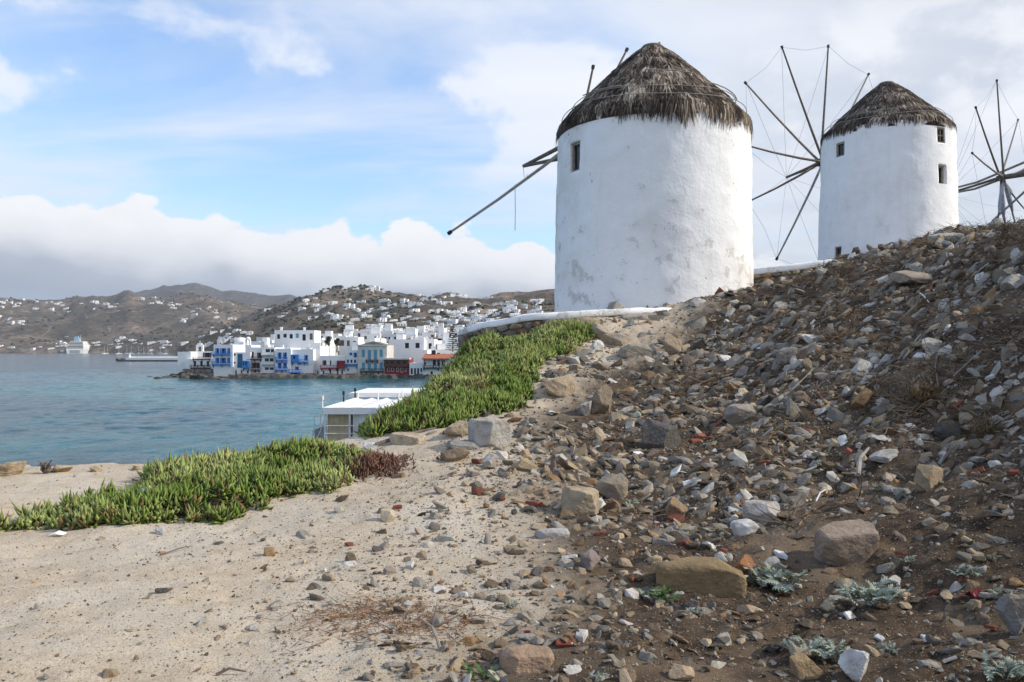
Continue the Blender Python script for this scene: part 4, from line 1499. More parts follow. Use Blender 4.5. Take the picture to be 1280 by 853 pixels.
# ================================================================== HILLSIDE HOUSES
def cluster_mesh(rg, nb):
    m = MB()
    m.box(-5, 5, 0, 7, -5, 3.4)
    for _ in range(nb):
        x = rg.uniform(-9, 6); y = rg.uniform(-2, 5); w = rg.uniform(3, 8); hh = rg.uniform(2.6, 6.8); dp = rg.uniform(4, 8)
        m.box(x, x + w, y, y + dp, -5, hh)
        for i in range(int(w // 2.4)):
            if rg.random() < .75:
                m.cur = 1
                m.box(x + .8 + i * 2.4, x + 1.6 + i * 2.4, y - .03, y + .1, max(hh - 2.2, .3), hh - .8)
                m.cur = 0
    m.cur = 1
    for x in (-3.6, -.6, 2.2):
        m.box(x, x + .9, -.03, .1, .8, 2.4)
    m.cur = 0
    return m.mesh('house', [M['white_far'], M['pane']])


rg = np.random.default_rng(9)
CL = [cluster_mesh(rg, int(n)) for n in (0, 1, 1, 2, 2, 3, 3, 4, 5)]
areas = [  # pixel centre, spread, count, label, group
    (455, 363, 30, 2.2, 9, 'white villa on the crest of the town hill', 'villas on the town hill crest'),
    (560, 372, 45, 3, 12, 'white villa on the crest of the town hill', 'villas on the town hill crest'),
    (520, 382, 60, 7, 36, 'white house scattered on the scrubby slope of the town hill', 'houses on the town hill slope'),
    (600, 396, 40, 8, 42, 'white house scattered on the scrubby slope of the town hill', 'houses on the town hill slope'),
    (455, 397, 50, 7, 30, 'white house scattered on the scrubby slope of the town hill', 'houses on the town hill slope'),
    (560, 408, 50, 6, 28, 'white house scattered on the scrubby slope of the town hill', 'houses on the town hill slope'),
    (400, 385, 30, 6, 12, 'white house scattered on the scrubby slope of the town hill', 'houses on the town hill slope'),
    (470, 409, 30, 4, 12, 'white house scattered on the scrubby slope of the town hill', 'houses on the town hill slope'),
    (520, 414, 60, 3, 16, 'white house scattered on the scrubby slope of the town hill', 'houses on the town hill slope'),
    (668, 384, 14, 4, 8, 'white house scattered on the scrubby slope of the town hill', 'houses on the town hill slope'),
    (280, 424, 28, 6, 30, 'white house low on the hill foot behind the harbour', 'houses at the hill foot by the harbour'),
    (255, 395, 30, 6, 18, 'white house on the brown hill foot above the harbour', 'houses above the harbour'),
    (30, 381, 36, 5, 20, 'white house on the long coastal hill across the bay', 'houses on the coastal hill'),
    (120, 382, 40, 4, 14, 'white house on the long coastal hill across the bay', 'houses on the coastal hill'),
    (205, 380, 25, 4, 8, 'white house on the long coastal hill across the bay', 'houses on the coastal hill'),
    (10, 404, 20, 5, 10, 'white house on the long coastal hill across the bay', 'houses on the coastal hill'),
    (130, 430, 50, 4, 24, 'white house along the far shore of the bay', 'houses along the far shore'),
    (40, 436, 60, 2, 14, 'white house along the far shore of the bay', 'houses along the far shore'),
    (200, 432, 35, 3, 14, 'white house along the far shore of the bay', 'houses along the far shore')]
nh = 0
for (cx, cy, sx, sy, n, lab, grp) in areas:
    for k in range(n):
        px, py = cx + rg.normal(0, .75) * sx, cy + rg.normal(0, 1.0) * sy
        p = far_hit(px, min(py, 440.5))
        if p is None or p[2] < 1.0 or p[1] < 225:
            continue
        s = rg.uniform(.5, 1.0) * float(np.interp(p[1], [230, 450, 900, 1600, 2500], [.42, .5, .75, 1.0, 1.25]))
        ci = int(rg.integers(len(CL)))
        kind_ = ('single block ', 'two part ', 'two part ', 'stepped ', 'stepped ', 'spreading ', 'spreading ', 'rambling ', 'large rambling ')[ci]
        big_ = 'small ' if s < .55 else ''
        link('hillside_house', CL[ci], None, None, (p[0], p[1], p[2] - .2), (0, 0, R(rg.uniform(-28, 28))), (s * rg.uniform(.8, 1.25), s, s * rg.uniform(.7, 1.0)),
             label=big_ + kind_ + lab, cat='house', group=grp)
        nh += 1

# scrub and orchard trees on the hills, too many to count
rg = np.random.default_rng(19)
V, T, Cc = [], [], []
b = 0
nb = 8000
px = np.r_[rg.uniform(-80, 720, nb // 2), rg.uniform(320, 720, nb - nb // 2)]
dd = np.r_[rg.uniform(1700, 2900, nb // 4), rg.uniform(260, 1900, nb - nb // 4)]
rg.shuffle(px[:nb // 4])
gz = far_ground(px, dd)
dens = fbm((px - 640) / F * dd / 130., dd / 130., 0, 3, 500)
keep = (gz > 2.5) & (dens > -.12 + .15 * rg.random(nb))
for p_, d_, z_, q_ in zip(px[keep], dd[keep], gz[keep], dens[keep]):
    v, t = PEB[rg.integers(len(PEB))]
    s = rg.uniform(.5, 1.0) * np.interp(d_, [260, 900, 1900, 2900], [.8, 2.2, 3.6, 4.2])
    V.append(v * (s * rg.uniform(.9, 1.6), s * 1.2, s * rg.uniform(.5, .9)) + ((p_ - 640) / F * d_, d_, z_ + s * .3))
    T.append(t + b); b += len(v)
    c = np.array((.035, .042, .024)) * rg.uniform(.7, 1.9)
    Cc.append(np.repeat(c[None], len(v), 0))
link('hill_scrub', fast_mesh('hill_scrub', np.concatenate(V), np.concatenate(T), np.concatenate(Cc), True), M['dry_stuff'], kind='stuff', label='dark green scrub dotting the far hills', cat='scrub')


# ================================================================== TREES IN THE TOWN
def leaf_cloud(rg, centres, radii, n, size, c0, c1):
    V, Cc = [], []
    for c, r in zip(centres, radii):
        k = n
        u = rg.normal(0, 1, (k, 3)); u /= np.linalg.norm(u, axis=1)[:, None]
        p = np.array(c) + u * np.array(r) * (rg.random((k, 1)) ** .4)
        a = rg.normal(0, 1, (k, 3)); a /= np.linalg.norm(a, axis=1)[:, None]
        bb = np.cross(a, rg.normal(0, 1, (k, 3))); bb /= np.linalg.norm(bb, axis=1)[:, None]
        s = size * rg.uniform(.6, 1.3, (k, 1))
        V.append(np.stack([p - a * s, p + bb * s * .5, p + a * s], 1).reshape(-1, 3))
        t = rg.random((k, 1))
        Cc.append(np.repeat(np.array(c0) * (1 - t) + np.array(c1) * t, 3, 0))
    V = np.concatenate(V)
    return V, np.arange(len(V)).reshape(-1, 3), np.concatenate(Cc)


rg = np.random.default_rng(31)
for (px, pyb, pyt, wpx, d, lab) in ((411, 432, 419, 9, 224, 'taller dark round tree among the white town houses'), (421, 432, 421.5, 8, 225, 'lower dark round tree beside the taller one in the town')):
    zb, zt = lz(pyb, d) - 2, lz(pyt, d)
    root = empty('round_tree', (lx(px, d), d, zb), 0, label=lab, cat='tree')
    m = MB(); H = zt - zb
    m.tube([(0, 0, 0), (.1, 0, H * .3), (-.05, 0, H * .6)], [.25, .2, .12], 7)
    for k in range(5):
        a = k * 1.3; m.tube([(0, 0, H * .35), (math.cos(a) * .7, math.sin(a) * .7, H * .6)], [.1, .04], 5)
    m.build('trunk', M['wood'], root)
    r = wpx / F * d / 2
    cs = [(rg.normal(0, r * .4), rg.normal(0, r * .4), H * rg.uniform(.5, .85)) for _ in range(9)]
    v, t, c = leaf_cloud(rg, cs, [(r * .62, r * .62, r * .55)] * 9, 260, .17, (.022, .035, .014), (.06, .08, .03))
    link('crown', fast_mesh('crown', v, t, c), M['leaf_stuff'], root)
d = 214
zb, zt = lz(441, d) - 2, lz(410.5, d)
root = empty('layered_pine', (lx(566, d), d, zb), 0, label='tall layered pine tree in front of the white hillside houses', cat='tree')
H = zt - zb
m = MB(); m.tube([(0, 0, 0), (0, 0, H * .5), (.05, 0, H)], [.22, .14, .03], 7)
cs, rs = [], []
for k in range(11):
    z = H * (.30 + .66 * k / 10)
    L = 1.9 * (1 - k / 11.5)
    for j in range(6):
        a = j * 1.047 + k * .5
        e = (math.cos(a) * L, math.sin(a) * L, z + .15 * L)
        m.tube([(0, 0, z), e], [.05, .02], 4)
        for f in (.45, .75, 1.0):
            cs.append((e[0] * f, e[1] * f, z + .15 * L * f)); rs.append((.26, .26, .12))
m.build('trunk', M['wood'], root)
v, t, c = leaf_cloud(rg, cs, rs, 16, .13, (.03, .045, .022), (.08, .10, .05))
link('crown', fast_mesh('crown', v, t, c), M['leaf_stuff'], root)

# ================================================================== SHORE ROCKS, PIER, BOATS, SHIP
def rock_mesh(seed, sub, planes, jag, dims, boxy=False):
    bm = bmesh.new()
    bmesh.ops.create_icosphere(bm, subdivisions=sub, radius=1)
    V = np.array([v.co[:] for v in bm.verts])
    T = np.array([[v.index for v in f.verts] for f in bm.faces])
    bm.free()
    rg_ = np.random.default_rng(seed)
    N = rg_.normal(0, 1, (planes, 3)); N /= np.linalg.norm(N, axis=1)[:, None]
    dk = rg_.uniform(.90, 1.25, planes) if boxy else rg_.uniform(.55, .95, planes)
    dot = V @ N.T
    r = np.min(np.where(dot > .05, dk / np.maximum(dot, .05), 9), axis=1)
    r = np.minimum(r, 1.0 / (np.abs(V) ** 9).sum(1) ** (1 / 9.) if boxy else 1.45)
    V = V * r[:, None]
    jag = jag * (.55 if boxy else 1)
    n = fbm(V[:, 0] * 2 + seed, V[:, 1] * 2, V[:, 2] * 2, 4, seed)
    n2 = fbm(V[:, 0] * 9 + seed, V[:, 1] * 9, V[:, 2] * 9, 3, seed + 5)
    V = V * (1 + jag * n + jag * .35 * n2)[:, None]
    lo, hi = V.min(0), V.max(0)
    V = (V - (lo + hi) / 2) / ((hi - lo) / 2) * np.array(dims)
    return V, T


M['funnel'] = simple('pale_funnel_blue', (.30, .47, .62), .5, .05, 1, 0)
rg = np.random.default_rng(53)
i = 0
for (px, py, w, h) in [(198, 471.2, 14, 2.4), (208, 470.5, 12, 3), (217, 470, 16, 5), (226, 469.5, 16, 7), (236, 470.5, 16, 8), (246, 471, 16, 6), (256, 471.3, 16, 6), (266, 472, 14, 4), (186, 469.2, 10, 1.2), (276, 472.8, 12, 2.5)]:
    d = EYE / ((py - HOR + 2) / F)
    W, Hh = w / F * d / 2 * 1.2, h / F * d
    v, t = rock_mesh(900 + i, 4, 14, .22, (W, W * .8, Hh))
    link('shore_rock', fast_mesh('shore_rock', v, t, None, False), M['sea_rock'], None, (lx(px, d), d, 0), (0, 0, rg.uniform(-.4, .4)),
         label='dark wet rock at the seaward tip of the waterfront row', cat='rock', group='rocks at the tip of the waterfront')
    i += 1

d = 470
pier = empty('breakwater', (lx(185, d), d, 0), 0, label='low white breakwater running out across the bay', cat='breakwater')
m = MB(); m.box(lx(157, d) - lx(185, d), lx(300, d) - lx(185, d), 0, 5, .9, 2.2); m.box(lx(160, d) - lx(185, d), lx(300, d) - lx(185, d), 3.5, 5, 2.2, 2.9); m.build('wall', M['white'], pier)
m = MB(); m.box(lx(150, d) - lx(185, d), lx(300, d) - lx(185, d), -.8, 6, -1, .9); m.build('footing', M['sea_rock'], pier)
for k in range(7):
    v, t = rock_mesh(950 + k, 3, 10, .2, (1.6, 1.6, 1.5))
    link('boulder', fast_mesh('boulder', v, t), M['sea_rock'], pier, (lx(147 + k * 1.7, d) - lx(185, d), rg.uniform(0, 4), .4))
bc = empty('beacon', (lx(159.5, d), d + 2.5, 2.2), 0, label='small white harbour beacon on the end of the breakwater', cat='beacon')
m = MB(); m.lathe([(.9, 0), (.75, .5), (.5, .7), (.42, 2.6), (.55, 2.7)], 12); m.build('tower', M['white'], bc, True)
m = MB(); m.lathe([(.32, 2.7), (.32, 3.3), (.1, 3.6)], 10); m.build('lantern', M['pale_blue'], bc)

# cruise ship, seen over its stern quarter
d = 1610
ship = empty('cruise_ship', (lx(93.5, d), d, 0), R(21), label='white cruise ship with blue funnel anchored off the far shore', cat='ship')
m = MB()
vs, fs = [], []
secs = [(-16, 0), (-16.5, 12), (-16.5, 60), (-15, 110), (-9, 150), (-.4, 175)]
for hw, y in secs:
    hw = abs(hw)
    vs += [(-hw * .86, y, -1), (hw * .86, y, -1), (hw, y, 10), (-hw, y, 10)]
for k in range(len(secs) - 1):
    for j in range(4):
        a, b_ = k * 4 + j, k * 4 + (j + 1) % 4
        fs.append((a, b_, b_ + 4, a + 4))
fs += [(3, 2, 1, 0), tuple(range((len(secs) - 1) * 4, len(secs) * 4))]
m._add(vs, fs); m.build('hull', M['white_far'], ship)
for k in range(5):
    m = MB(); z = 10 + k * 3.0
    m.box(-15 + k * .9, 15 - k * .9, 4 + k * 5, 120 - k * 7, z, z + 2.2); dk = m.build('deck', M['white_far'], ship)
    m = MB(); m.box(-15.5 + k * .9, 15.5 - k * .9, 2 + k * 5, 122 - k * 7, z + 2.2, z + 3.0); m.build('deck_edge', M['white_far'], dk)
    m = MB()
    m.box(-14.6 + k * .9, 14.6 - k * .9, 3.7 + k * 5, 3.95 + k * 5, z + .4, z + 1.9); m.build('window_band', M['pane'], dk)
m = MB(); m.hexa([(-7, 40, 25), (3, 40, 25), (3, 58, 25), (-7, 58, 25), (-5, 34, 35), (1, 34, 35), (1, 48, 35), (-5, 48, 35)]); m.build('funnel', M['funnel'], ship)
m = MB(); m.tube([(0, 80, 25), (0, 80, 38)], [.6, .2], 6); m.build('mast', M['white_far'], ship)
m = MB(); m.box(-9, 9, -.4, .3, 1, 7); m.build('stern_door', M['sailcloth'], ship)

# small yachts moored below the far shore
rg = np.random.default_rng(4)
for k in range(12):
    px = 128 + k * 7 + rg.uniform(-3, 3); d = rg.uniform(1280, 1420)
    if 140 < px < 146:
        continue
    y = empty('sailing_boat', (lx(px, d), d, 0), rg.uniform(-1, 1), label='small white sailing boat moored below the far shore', cat='boat', group='sailing boats off the far shore')
    L = rg.uniform(5, 8)
    m = MB(); m._add([(-L, -1.3, 1.2), (-L, 1.3, 1.2), (L * .4, 1.5, 1.3), (L, 0, 1.5), (L * .4, -1.5, 1.3), (-L * .9, -.8, -.3), (-L * .9, .8, -.3), (L * .4, .7, -.4), (L * .85, 0, -.2), (L * .4, -.7, -.4)],
                     [(0, 4, 3, 2, 1), (0, 1, 6, 5), (1, 2, 7, 6), (2, 3, 8, 7), (3, 4, 9, 8), (4, 0, 5, 9), (5, 6, 7, 8, 9)]); m.build('hull', M['white_far'], y)
    m = MB(); m.box(-L * .4, L * .3, -.9, .9, 1.2, 2.0); m.build('cabin', M['white_far'], y)
    m = MB(); m.tube([(0, 0, 1.2), (0, 0, rg.uniform(11, 16))], .16, 5); m.build('mast', M['metal_paint'], y)

# ================================================================== TERRACE CANOPY BY THE SHORE
d = 36.0
zr = 4.0
cn = empty('terrace_canopy', (lx(405, d), d, 0), 0, label='white canvas canopy of a seaside terrace below the green slope', cat='canopy')
ox, oy = lx(405, d), d
xl = 0.0
xr = lx(560, d) - ox
m = MB()
nseg = 7
for k in range(nseg):                                            # roof canvas in bays, each sagging a little
    a, b_ = xr * k / nseg, xr * (k + 1) / nseg
    q = []
    for j in range(5):
        for i2 in range(7):
            u, v_ = i2 / 6, j / 4
            q.append((a + (b_ - a) * u + (.9 + .6 * k * 0) * 0, v_ * 8.0, zr - .10 * math.sin(math.pi * u) - .02 * math.sin(math.pi * v_)))
    fs = [(j * 7 + i2, j * 7 + i2 + 1, (j + 1) * 7 + i2 + 1, (j + 1) * 7 + i2) for j in range(4) for i2 in range(6)]
    m._add(q, fs)
m.build('roof_canvas', M['canvas'], cn, True)
m = MB(); m.box(-.02, lx(470.5, d) - ox, -.05, -.01, zr - .28, zr + .02); m.build('valance', M['canvas'], cn)
m = MB(); m.box(lx(470.7, d) - ox, xr, -.5, -.46, zr - .42, zr + .03); m.box(lx(470.7, d) - ox, xr, -.46, .0, zr + .005, zr + .03); m.build('valance', M['canvas'], cn)
m = MB(); m.box(-.06, -.02, 0, 8, zr - .22, zr + .02); m.build('side_valance', M['canvas'], cn)
x2 = lx(436, 43.7) - ox
m = MB(); m.box(x2, xr + 2, 7.8, 13.5, zr + .03, zr + .26); m.build('upper_roof', M['canvas'], cn)
for k in range(6):
    x = xr * k / 5
    m = MB(); m.tube([(x + .03, .06, -1), (x + .03, .06, zr - .05)], .045, 8); po = m.build('post', M['metal_paint'], cn)
    m = MB(); m.tube([(x + .03, 7.7, -1), (x + .03, 7.7, zr + .28)], .045, 8); m.build('post', M['metal_paint'], cn)
for (a, b_, mt) in ((.10, 1.08, 'beige'), (1.28, 2.2, 'canvas')):
    m = MB()
    n = 26
    vs = []
    for i2 in range(n + 1):
        x = a + (b_ - a) * i2 / n
        yy = .25 + .012 * math.sin(i2 * .9) + .02 * math.sin(i2 * .37)
        vs += [(x, yy, zr - 1.9), (x, yy, zr - .2)]
    m._add(vs, [(2 * i2, 2 * i2 + 2, 2 * i2 + 3, 2 * i2 + 1) for i2 in range(n)])
    m.build('curtain', M[mt], cn)
m = MB(); m.box(1.1, 1.25, .18, .30, zr - 1.9, zr - .1); m.build('column', M['wood'], cn)
m = MB(); m.box(-.9, xr, -.3, 14, 1.9, 2.15); m.build('floor', M['white'], cn)
m = MB()
for z in (2.5, 2.85, 3.2):
    m.tube([(.05, .0, z), (xr, .0, z)], .02, 5)
m.build('front_rail', M['metal_paint'], cn)
m = MB()
for z in (2.5, 3.0, 3.55):
    m.tube([(-.55, .4, z), (-.55, 7.6, z)], .022, 5)
for k in range(7):
    m.tube([(-.55, .4 + k * 1.2, 2.1), (-.55, .4 + k * 1.2, 3.6)], .022, 5)
m.tube([(-.55, .4, 3.55), (.0, .1, 3.9)], .02, 5)
m.tube([(-.55, .4, 2.2), (-.05, .2, 3.4)], .02, 5)
m.build('side_rail', M['metal_paint'], cn)
m = MB(); m.box(-.62, -.58, .45, 3.0, 2.2, 2.95); m.build('glass_panel', M['glass'], cn)
for (x, yy) in ((-.1, .1), (.0, 4.2), (-.05, 7.4)):
    m = MB(); m.tube([(x, yy, zr), (x, yy, zr + .38)], [.05, .03], 6); m.tube([(x, yy, zr + .36), (x, yy, zr + .55)], [.07, .06], 8); m.build('lamp', M['metal_paint'] if yy < 4 else M['black'], cn)
m = MB(); m.tube([(xr * .45, 7.5, zr), (xr * .45, 7.5, zr + .4)], .05, 6); m.build('vent_pipe', M['metal_paint'], cn)

# low wet ledge along the foot of the waterfront houses
lx_ = np.linspace(lx(284, 190), lx(640, 188), 240); ly_ = np.linspace(-8.5, 2.0, 26)
LX, LY = np.meshgrid(lx_, ly_)
fr = -3.2 + 2.6 * fbm(LX * .25, LX * 0, 0, 3, 921)
hh = np.where(LY > fr, .75 + .55 * fbm(LX * .8, LY * .8, 0, 3, 922), -1.2)
hh = hh * sst(LY - fr, -.2, .8) - 1.0 * (1 - sst(LY - fr, -.2, .8))
i_ = np.arange(LX.size).reshape(LX.shape)
link('rock_ledge', fast_mesh('rock_ledge', np.stack([LX, LY + 191.5 + (LX + 45) * -.03, hh], -1).reshape(-1, 3), np.stack([i_[:-1, :-1], i_[:-1, 1:], i_[1:, 1:], i_[1:, :-1]], -1).reshape(-1, 4)), M['sea_rock'],
     kind='structure', label='low dark wet rock ledge at the foot of the waterfront houses')

# ================================================================== BOULDERS
def slope_rot(x, y, k=.7):
    e = .15
    gx_ = (ground(np.array([x + e]), np.array([y]), False)[0] - ground(np.array([x - e]), np.array([y]), False)[0]) / (2 * e)
    gy_ = (ground(np.array([x]), np.array([y + e]), False)[0] - ground(np.array([x]), np.array([y - e]), False)[0]) / (2 * e)
    return math.atan(gy_) * k, -math.atan(gx_) * k


GREY, PALE, TAN, OCHRE, BROWN, WHITE, PURPLE, DARK, BRICK = (.27, .255, .235), (.45, .43, .395), (.42, .335, .23), (.33, .23, .12), (.24, .175, .125), (.62, .605, .575), (.23, .19, .18), (.10, .095, .09), (.28, .085, .055)
BOULD = [  # px, py of the foot, width px, height px, depth ratio, turn, roll, colour, label
    (612, 557, 48, 36, .8, .5, .0, PALE, 'large upright angular boulder with a sheer dark left face beside the path'),
    (581, 561, 44, 11, .9, .2, .1, GREY, 'flat grey slab leaning against the upright angular boulder'),
    (574, 546, 36, 20, .9, -.3, .1, TAN, 'low tan boulder at the foot of the green slope'),
    (698, 497, 44, 30, .8, .3, .0, TAN, 'tan triangular boulder at the edge of the ice plant slope'),
    (727, 643, 48, 31, .9, .1, .05, TAN, 'rounded tan boulder in the stony wash, in front of a grey brown one'),
    (767, 622, 38, 29, .9, -.4, .1, (.30, .25, .19), 'grey brown boulder behind the rounded tan boulder in the stony wash'),
    (878, 740, 112, 40, .6, -.15, -.06, (.26, .185, .095), 'huge ochre slab with a smooth mossy top at the foot of the rubble'),
    (929, 722, 32, 30, .7, .4, .3, (.36, .17, .08), 'rusty broken stone against the end of the huge ochre slab'),
    (1065, 699, 84, 41, .6, .12, .03, (.31, .24, .185), 'big brown faced block with a pale rim low on the rubble slope'),
    (657, 838, 66, 27, .8, .2, .1, (.38, .26, .18), 'flat pinkish tan slab half sunk in the gravel'),
    (738, 714, 36, 29, .8, .8, .1, PURPLE, 'purplish grey wedge shaped stone in the gravel'),
    (841, 443, 27, 29, .8, .3, .1, TAN, 'round tan boulder on the trodden step of the upper path'),
    (797, 445, 46, 15, .5, .25, .05, (.33, .30, .25), 'long flat grey slab across the upper path'),
    (770, 433, 38, 17, .7, .2, .2, (.36, .31, .24), 'wedge of pale stone beside the long flat slab'),
    (750, 425, 27, 20, .8, -.2, .1, (.38, .33, .26), 'pale boulder above the white chip by the ice plants'),
    (748, 440, 21, 16, .7, .9, .3, WHITE, 'whitish tilted chip at the edge of the upper path'),
    (773, 393, 27, 18, .8, .2, .0, (.36, .33, .28), 'blocky boulder standing against the white coping'),
    (735, 411, 30, 14, .8, .0, .0, (.40, .30, .20), 'squared tan block at the top of the ice plants'),
    (793, 399, 34, 7, .7, .1, .0, (.38, .34, .28), 'thin flat stone lying below the white coping'),
    (872, 382, 22, 10, .8, .3, .0, PALE, 'pale low stone at the right end of the white coping'),
    (1074, 857, 40, 40, .8, .4, .2, WHITE, 'smooth whitish boulder in the shaded foreground'),
    (1012, 850, 44, 26, .8, -.2, .1, OCHRE, 'ochre flat stone beside the smooth whitish boulder'),
    (1000, 826, 28, 18, .8, .2, .1, TAN, 'small tan block behind the ochre flat stone'),
    (852, 855, 34, 16, .8, .1, .0, (.45, .34, .22), 'sunlit tan block at the edge of the shade'),
    (1278, 792, 46, 50, .8, .3, .1, GREY, 'tall grey stone standing by the silvery plants'),
    (1080, 467, 27, 19, .5, .3, .5, WHITE, 'white squared slab lying on the rubble slope'),
    (1147, 351, 56, 12, 1.0, .25, .12, (.36, .29, .225), 'big flat tan slab leaning just below the rubble crest'),
    (1186, 303, 36, 11, .8, .1, .0, PALE, 'pale flat slab on the very crest of the rubble'),
    (955, 654, 46, 28, .8, -.2, .1, (.42, .39, .36), 'speckled pale grey block in the rubble'),
    (934, 670, 33, 16, .8, .1, .0, WHITE, 'small squared whitish block below the speckled one'),
    (746, 517, 44, 42, .9, .4, .1, (.27, .21, .15), 'rounded brown rock sunk in the path bank'),
    (733, 521, 18, 22, .7, .6, .1, PALE, 'small upright pale stone against the sunk brown rock'),
    (828, 560, 56, 34, .7, .2, .25, DARK, 'dark layered rock splitting into leaves on the lower slope'),
    (1163, 612, 44, 28, .5, .6, .4, (.30, .24, .16), 'tilted tan slab among dry stems on the slope'),
    (1190, 548, 40, 22, .6, .4, .3, DARK, 'dark slab sunk in the upper rubble slope'),
    (1168, 442, 36, 20, .6, .4, .4, PALE, 'pale pointed slab on the upper rubble slope'),
    (985, 452, 26, 19, .7, .1, .1, GREY, 'grey blocky stone in the middle of the rubble slope'),
    (925, 528, 40, 22, .8, .1, .1, (.30, .27, .23), 'grey brown block in the densest rubble'),
    (1080, 508, 30, 24, .6, .8, .4, (.36, .22, .11), 'rust coloured pointed stone in the rubble'),
    (655, 588, 34, 16, .8, .2, .1, (.36, .28, .17), 'mossy tan stone beside the sandy path'),
    (612, 583, 26, 18, .8, .5, .1, PALE, 'pale pointed stone beside the sandy path'),
    (568, 577, 36, 17, .8, .2, .0, (.27, .20, .13), 'brown rounded stone at the head of the sandy path'),
    (484, 652, 19, 16, .8, .4, .0, (.55, .48, .36), 'cream block with a long shadow on the sand'),
    (336, 695, 14, 10, .9, .3, .0, (.33, .23, .12), 'small brown cube shaped stone alone on the sand'),
    (199, 668, 14, 12, .9, .1, .0, (.46, .45, .43), 'round grey stone at the foot of the ice plants'),
    (203, 742, 20, 6, .8, .2, .0, (.07, .07, .07), 'flat black pebble alone on the sand'),
    (432, 568, 26, 12, .9, .2, .0, PALE, 'pale boulder at the gap between the ice plants'),
    (462, 562, 22, 10, .9, -.2, .0, WHITE, 'whitish stone at the gap between the ice plants'),
    (508, 556, 46, 13, .9, .1, .1, (.46, .38, .27), 'sandy flat boulder below the drooping ice plants'),
    (1275, 330, 22, 22, .8, .1, .1, PALE, 'pale block high on the rubble near the crest'),
    (1270, 360, 34, 18, .7, .3, .3, PALE, 'pale tilted slab under the block near the crest'),
    (1108, 578, 40, 12, .8, .2, .2, PALE, 'flat pale stone below the rust stained sticks'),
    (690, 672, 44, 9, .5, .1, .05, (.45, .43, .41), 'long thin grey stone lying in the stony wash'),
    (845, 650, 40, 26, .5, .7, .5, (.27, .19, .12), 'brown split slab standing on edge at the slope foot')]
spots = []
BOXY = {0, 1, 4, 5, 6, 8, 9, 12, 17, 18, 25, 26, 27, 28, 29, 33, 36, 37, 42, 43, 52}
for k, (px, py, w, h, dr, turn, roll, c, lab) in enumerate(BOULD):
    p = hit(px, min(py, 852.0))
    s = p[1] / F
    V_, T_ = rock_mesh(300 + k, 5 if w > 40 else 4, int(11 + (k * 7) % 9), .10, (w * s / 2, w * s / 2 * dr, h * s / 2 * 1.25), boxy=k in BOXY)
    rx, ry = slope_rot(p[0], p[1], .5)
    o = link('boulder', fast_mesh('boulder', V_, T_, None, False), M['stone'], None, (p[0], p[1] + w * s / 2 * dr * .5, p[2] + h * s * .30), (rx, ry + roll, turn), label=lab, cat='stone' if w < 30 else 'boulder')
    o.color = (*c, 1)
    spots.append((p[0], p[1], w * s / 2))

# ================================================================== RUBBLE: each larger stone its own, the rest one mass
rg = np.random.default_rng(404)


def density(x, y):
    f = foot(x, y)
    wob = .6 * fbm(x * 1.2, y * 1.2, 0, 3, 61)
    d = .95 * sst(f + wob, -3.3, -.8)
    patch = .58 + 1.5 * fbm((x - y) * .75 + 9, (x + y) * .33, 0, 3, 67)
    d = d * np.clip(patch, .24, 1.3)
    heart = np.exp(-(((x - .8) / .9) ** 2 + ((y - 9.6) / 2.2) ** 2))   # the dense stony wash
    d = np.maximum(d, 1.35 * heart)
    mid = np.exp(-(((x - 3.9) / 1.9) ** 2 + ((y - 11.8) / 2.6) ** 2))
    d = np.maximum(d, 1.3 * mid)
    trod = np.exp(-(((x - np.interp(y, [10, 13.5, 16, 19, 21], [.0, .9, 2.1, 3.3, 4.4])) / .75) ** 2)) * sst(y, 11.5, 13)
    d = d * (1 - .70 * trod)
    d = d * (bluff(x, y) < -.1)
    return np.maximum(d, .02 * (bluff(x, y) < -.1))


def scatter(n, x0, x1, y0, y1, smin, smax, expo, fdens=density):
    x = rg.uniform(x0, x1, n); y = rg.uniform(y0, y1, n)
    keep = rg.random(n) < fdens(x, y)
    x, y = x[keep], y[keep]
    px = 640 + x / y * F
    keep = (px > -200) & (px < 1700)
    x, y = x[keep], y[keep]
    s = smin * (1 - rg.random(len(x)) * (1 - (smin / smax) ** expo)) ** (-1 / expo)
    return x, y, np.minimum(s, np.minimum(smax, .0095 * y + .004))


def palette(n, x, y):
    base = np.array([(.27, .245, .205), (.37, .34, .285), (.49, .455, .39), (.34, .26, .17), (.44, .345, .23), (.18, .135, .095), (.22, .145, .088), (.125, .115, .10), (.66, .63, .575), (.33, .195, .09), (.25, .085, .052), (.24, .20, .165)])
    names = ['grey', 'grey', 'pale grey', 'tan', 'tan', 'brown', 'brown', 'dark', 'whitish', 'rusty', 'brick red', 'purplish']
    pr = np.array([.15, .13, .10, .13, .13, .11, .09, .06, .045, .03, .010, .03]); pr /= pr.sum()
    i = rg.choice(len(base), n, p=pr)
    c = base[i] * rg.uniform(.45, 1.15, (n, 1)) * (1 + rg.normal(0, .012, (n, 3)))
    return np.clip(c, .02, .75), i, names


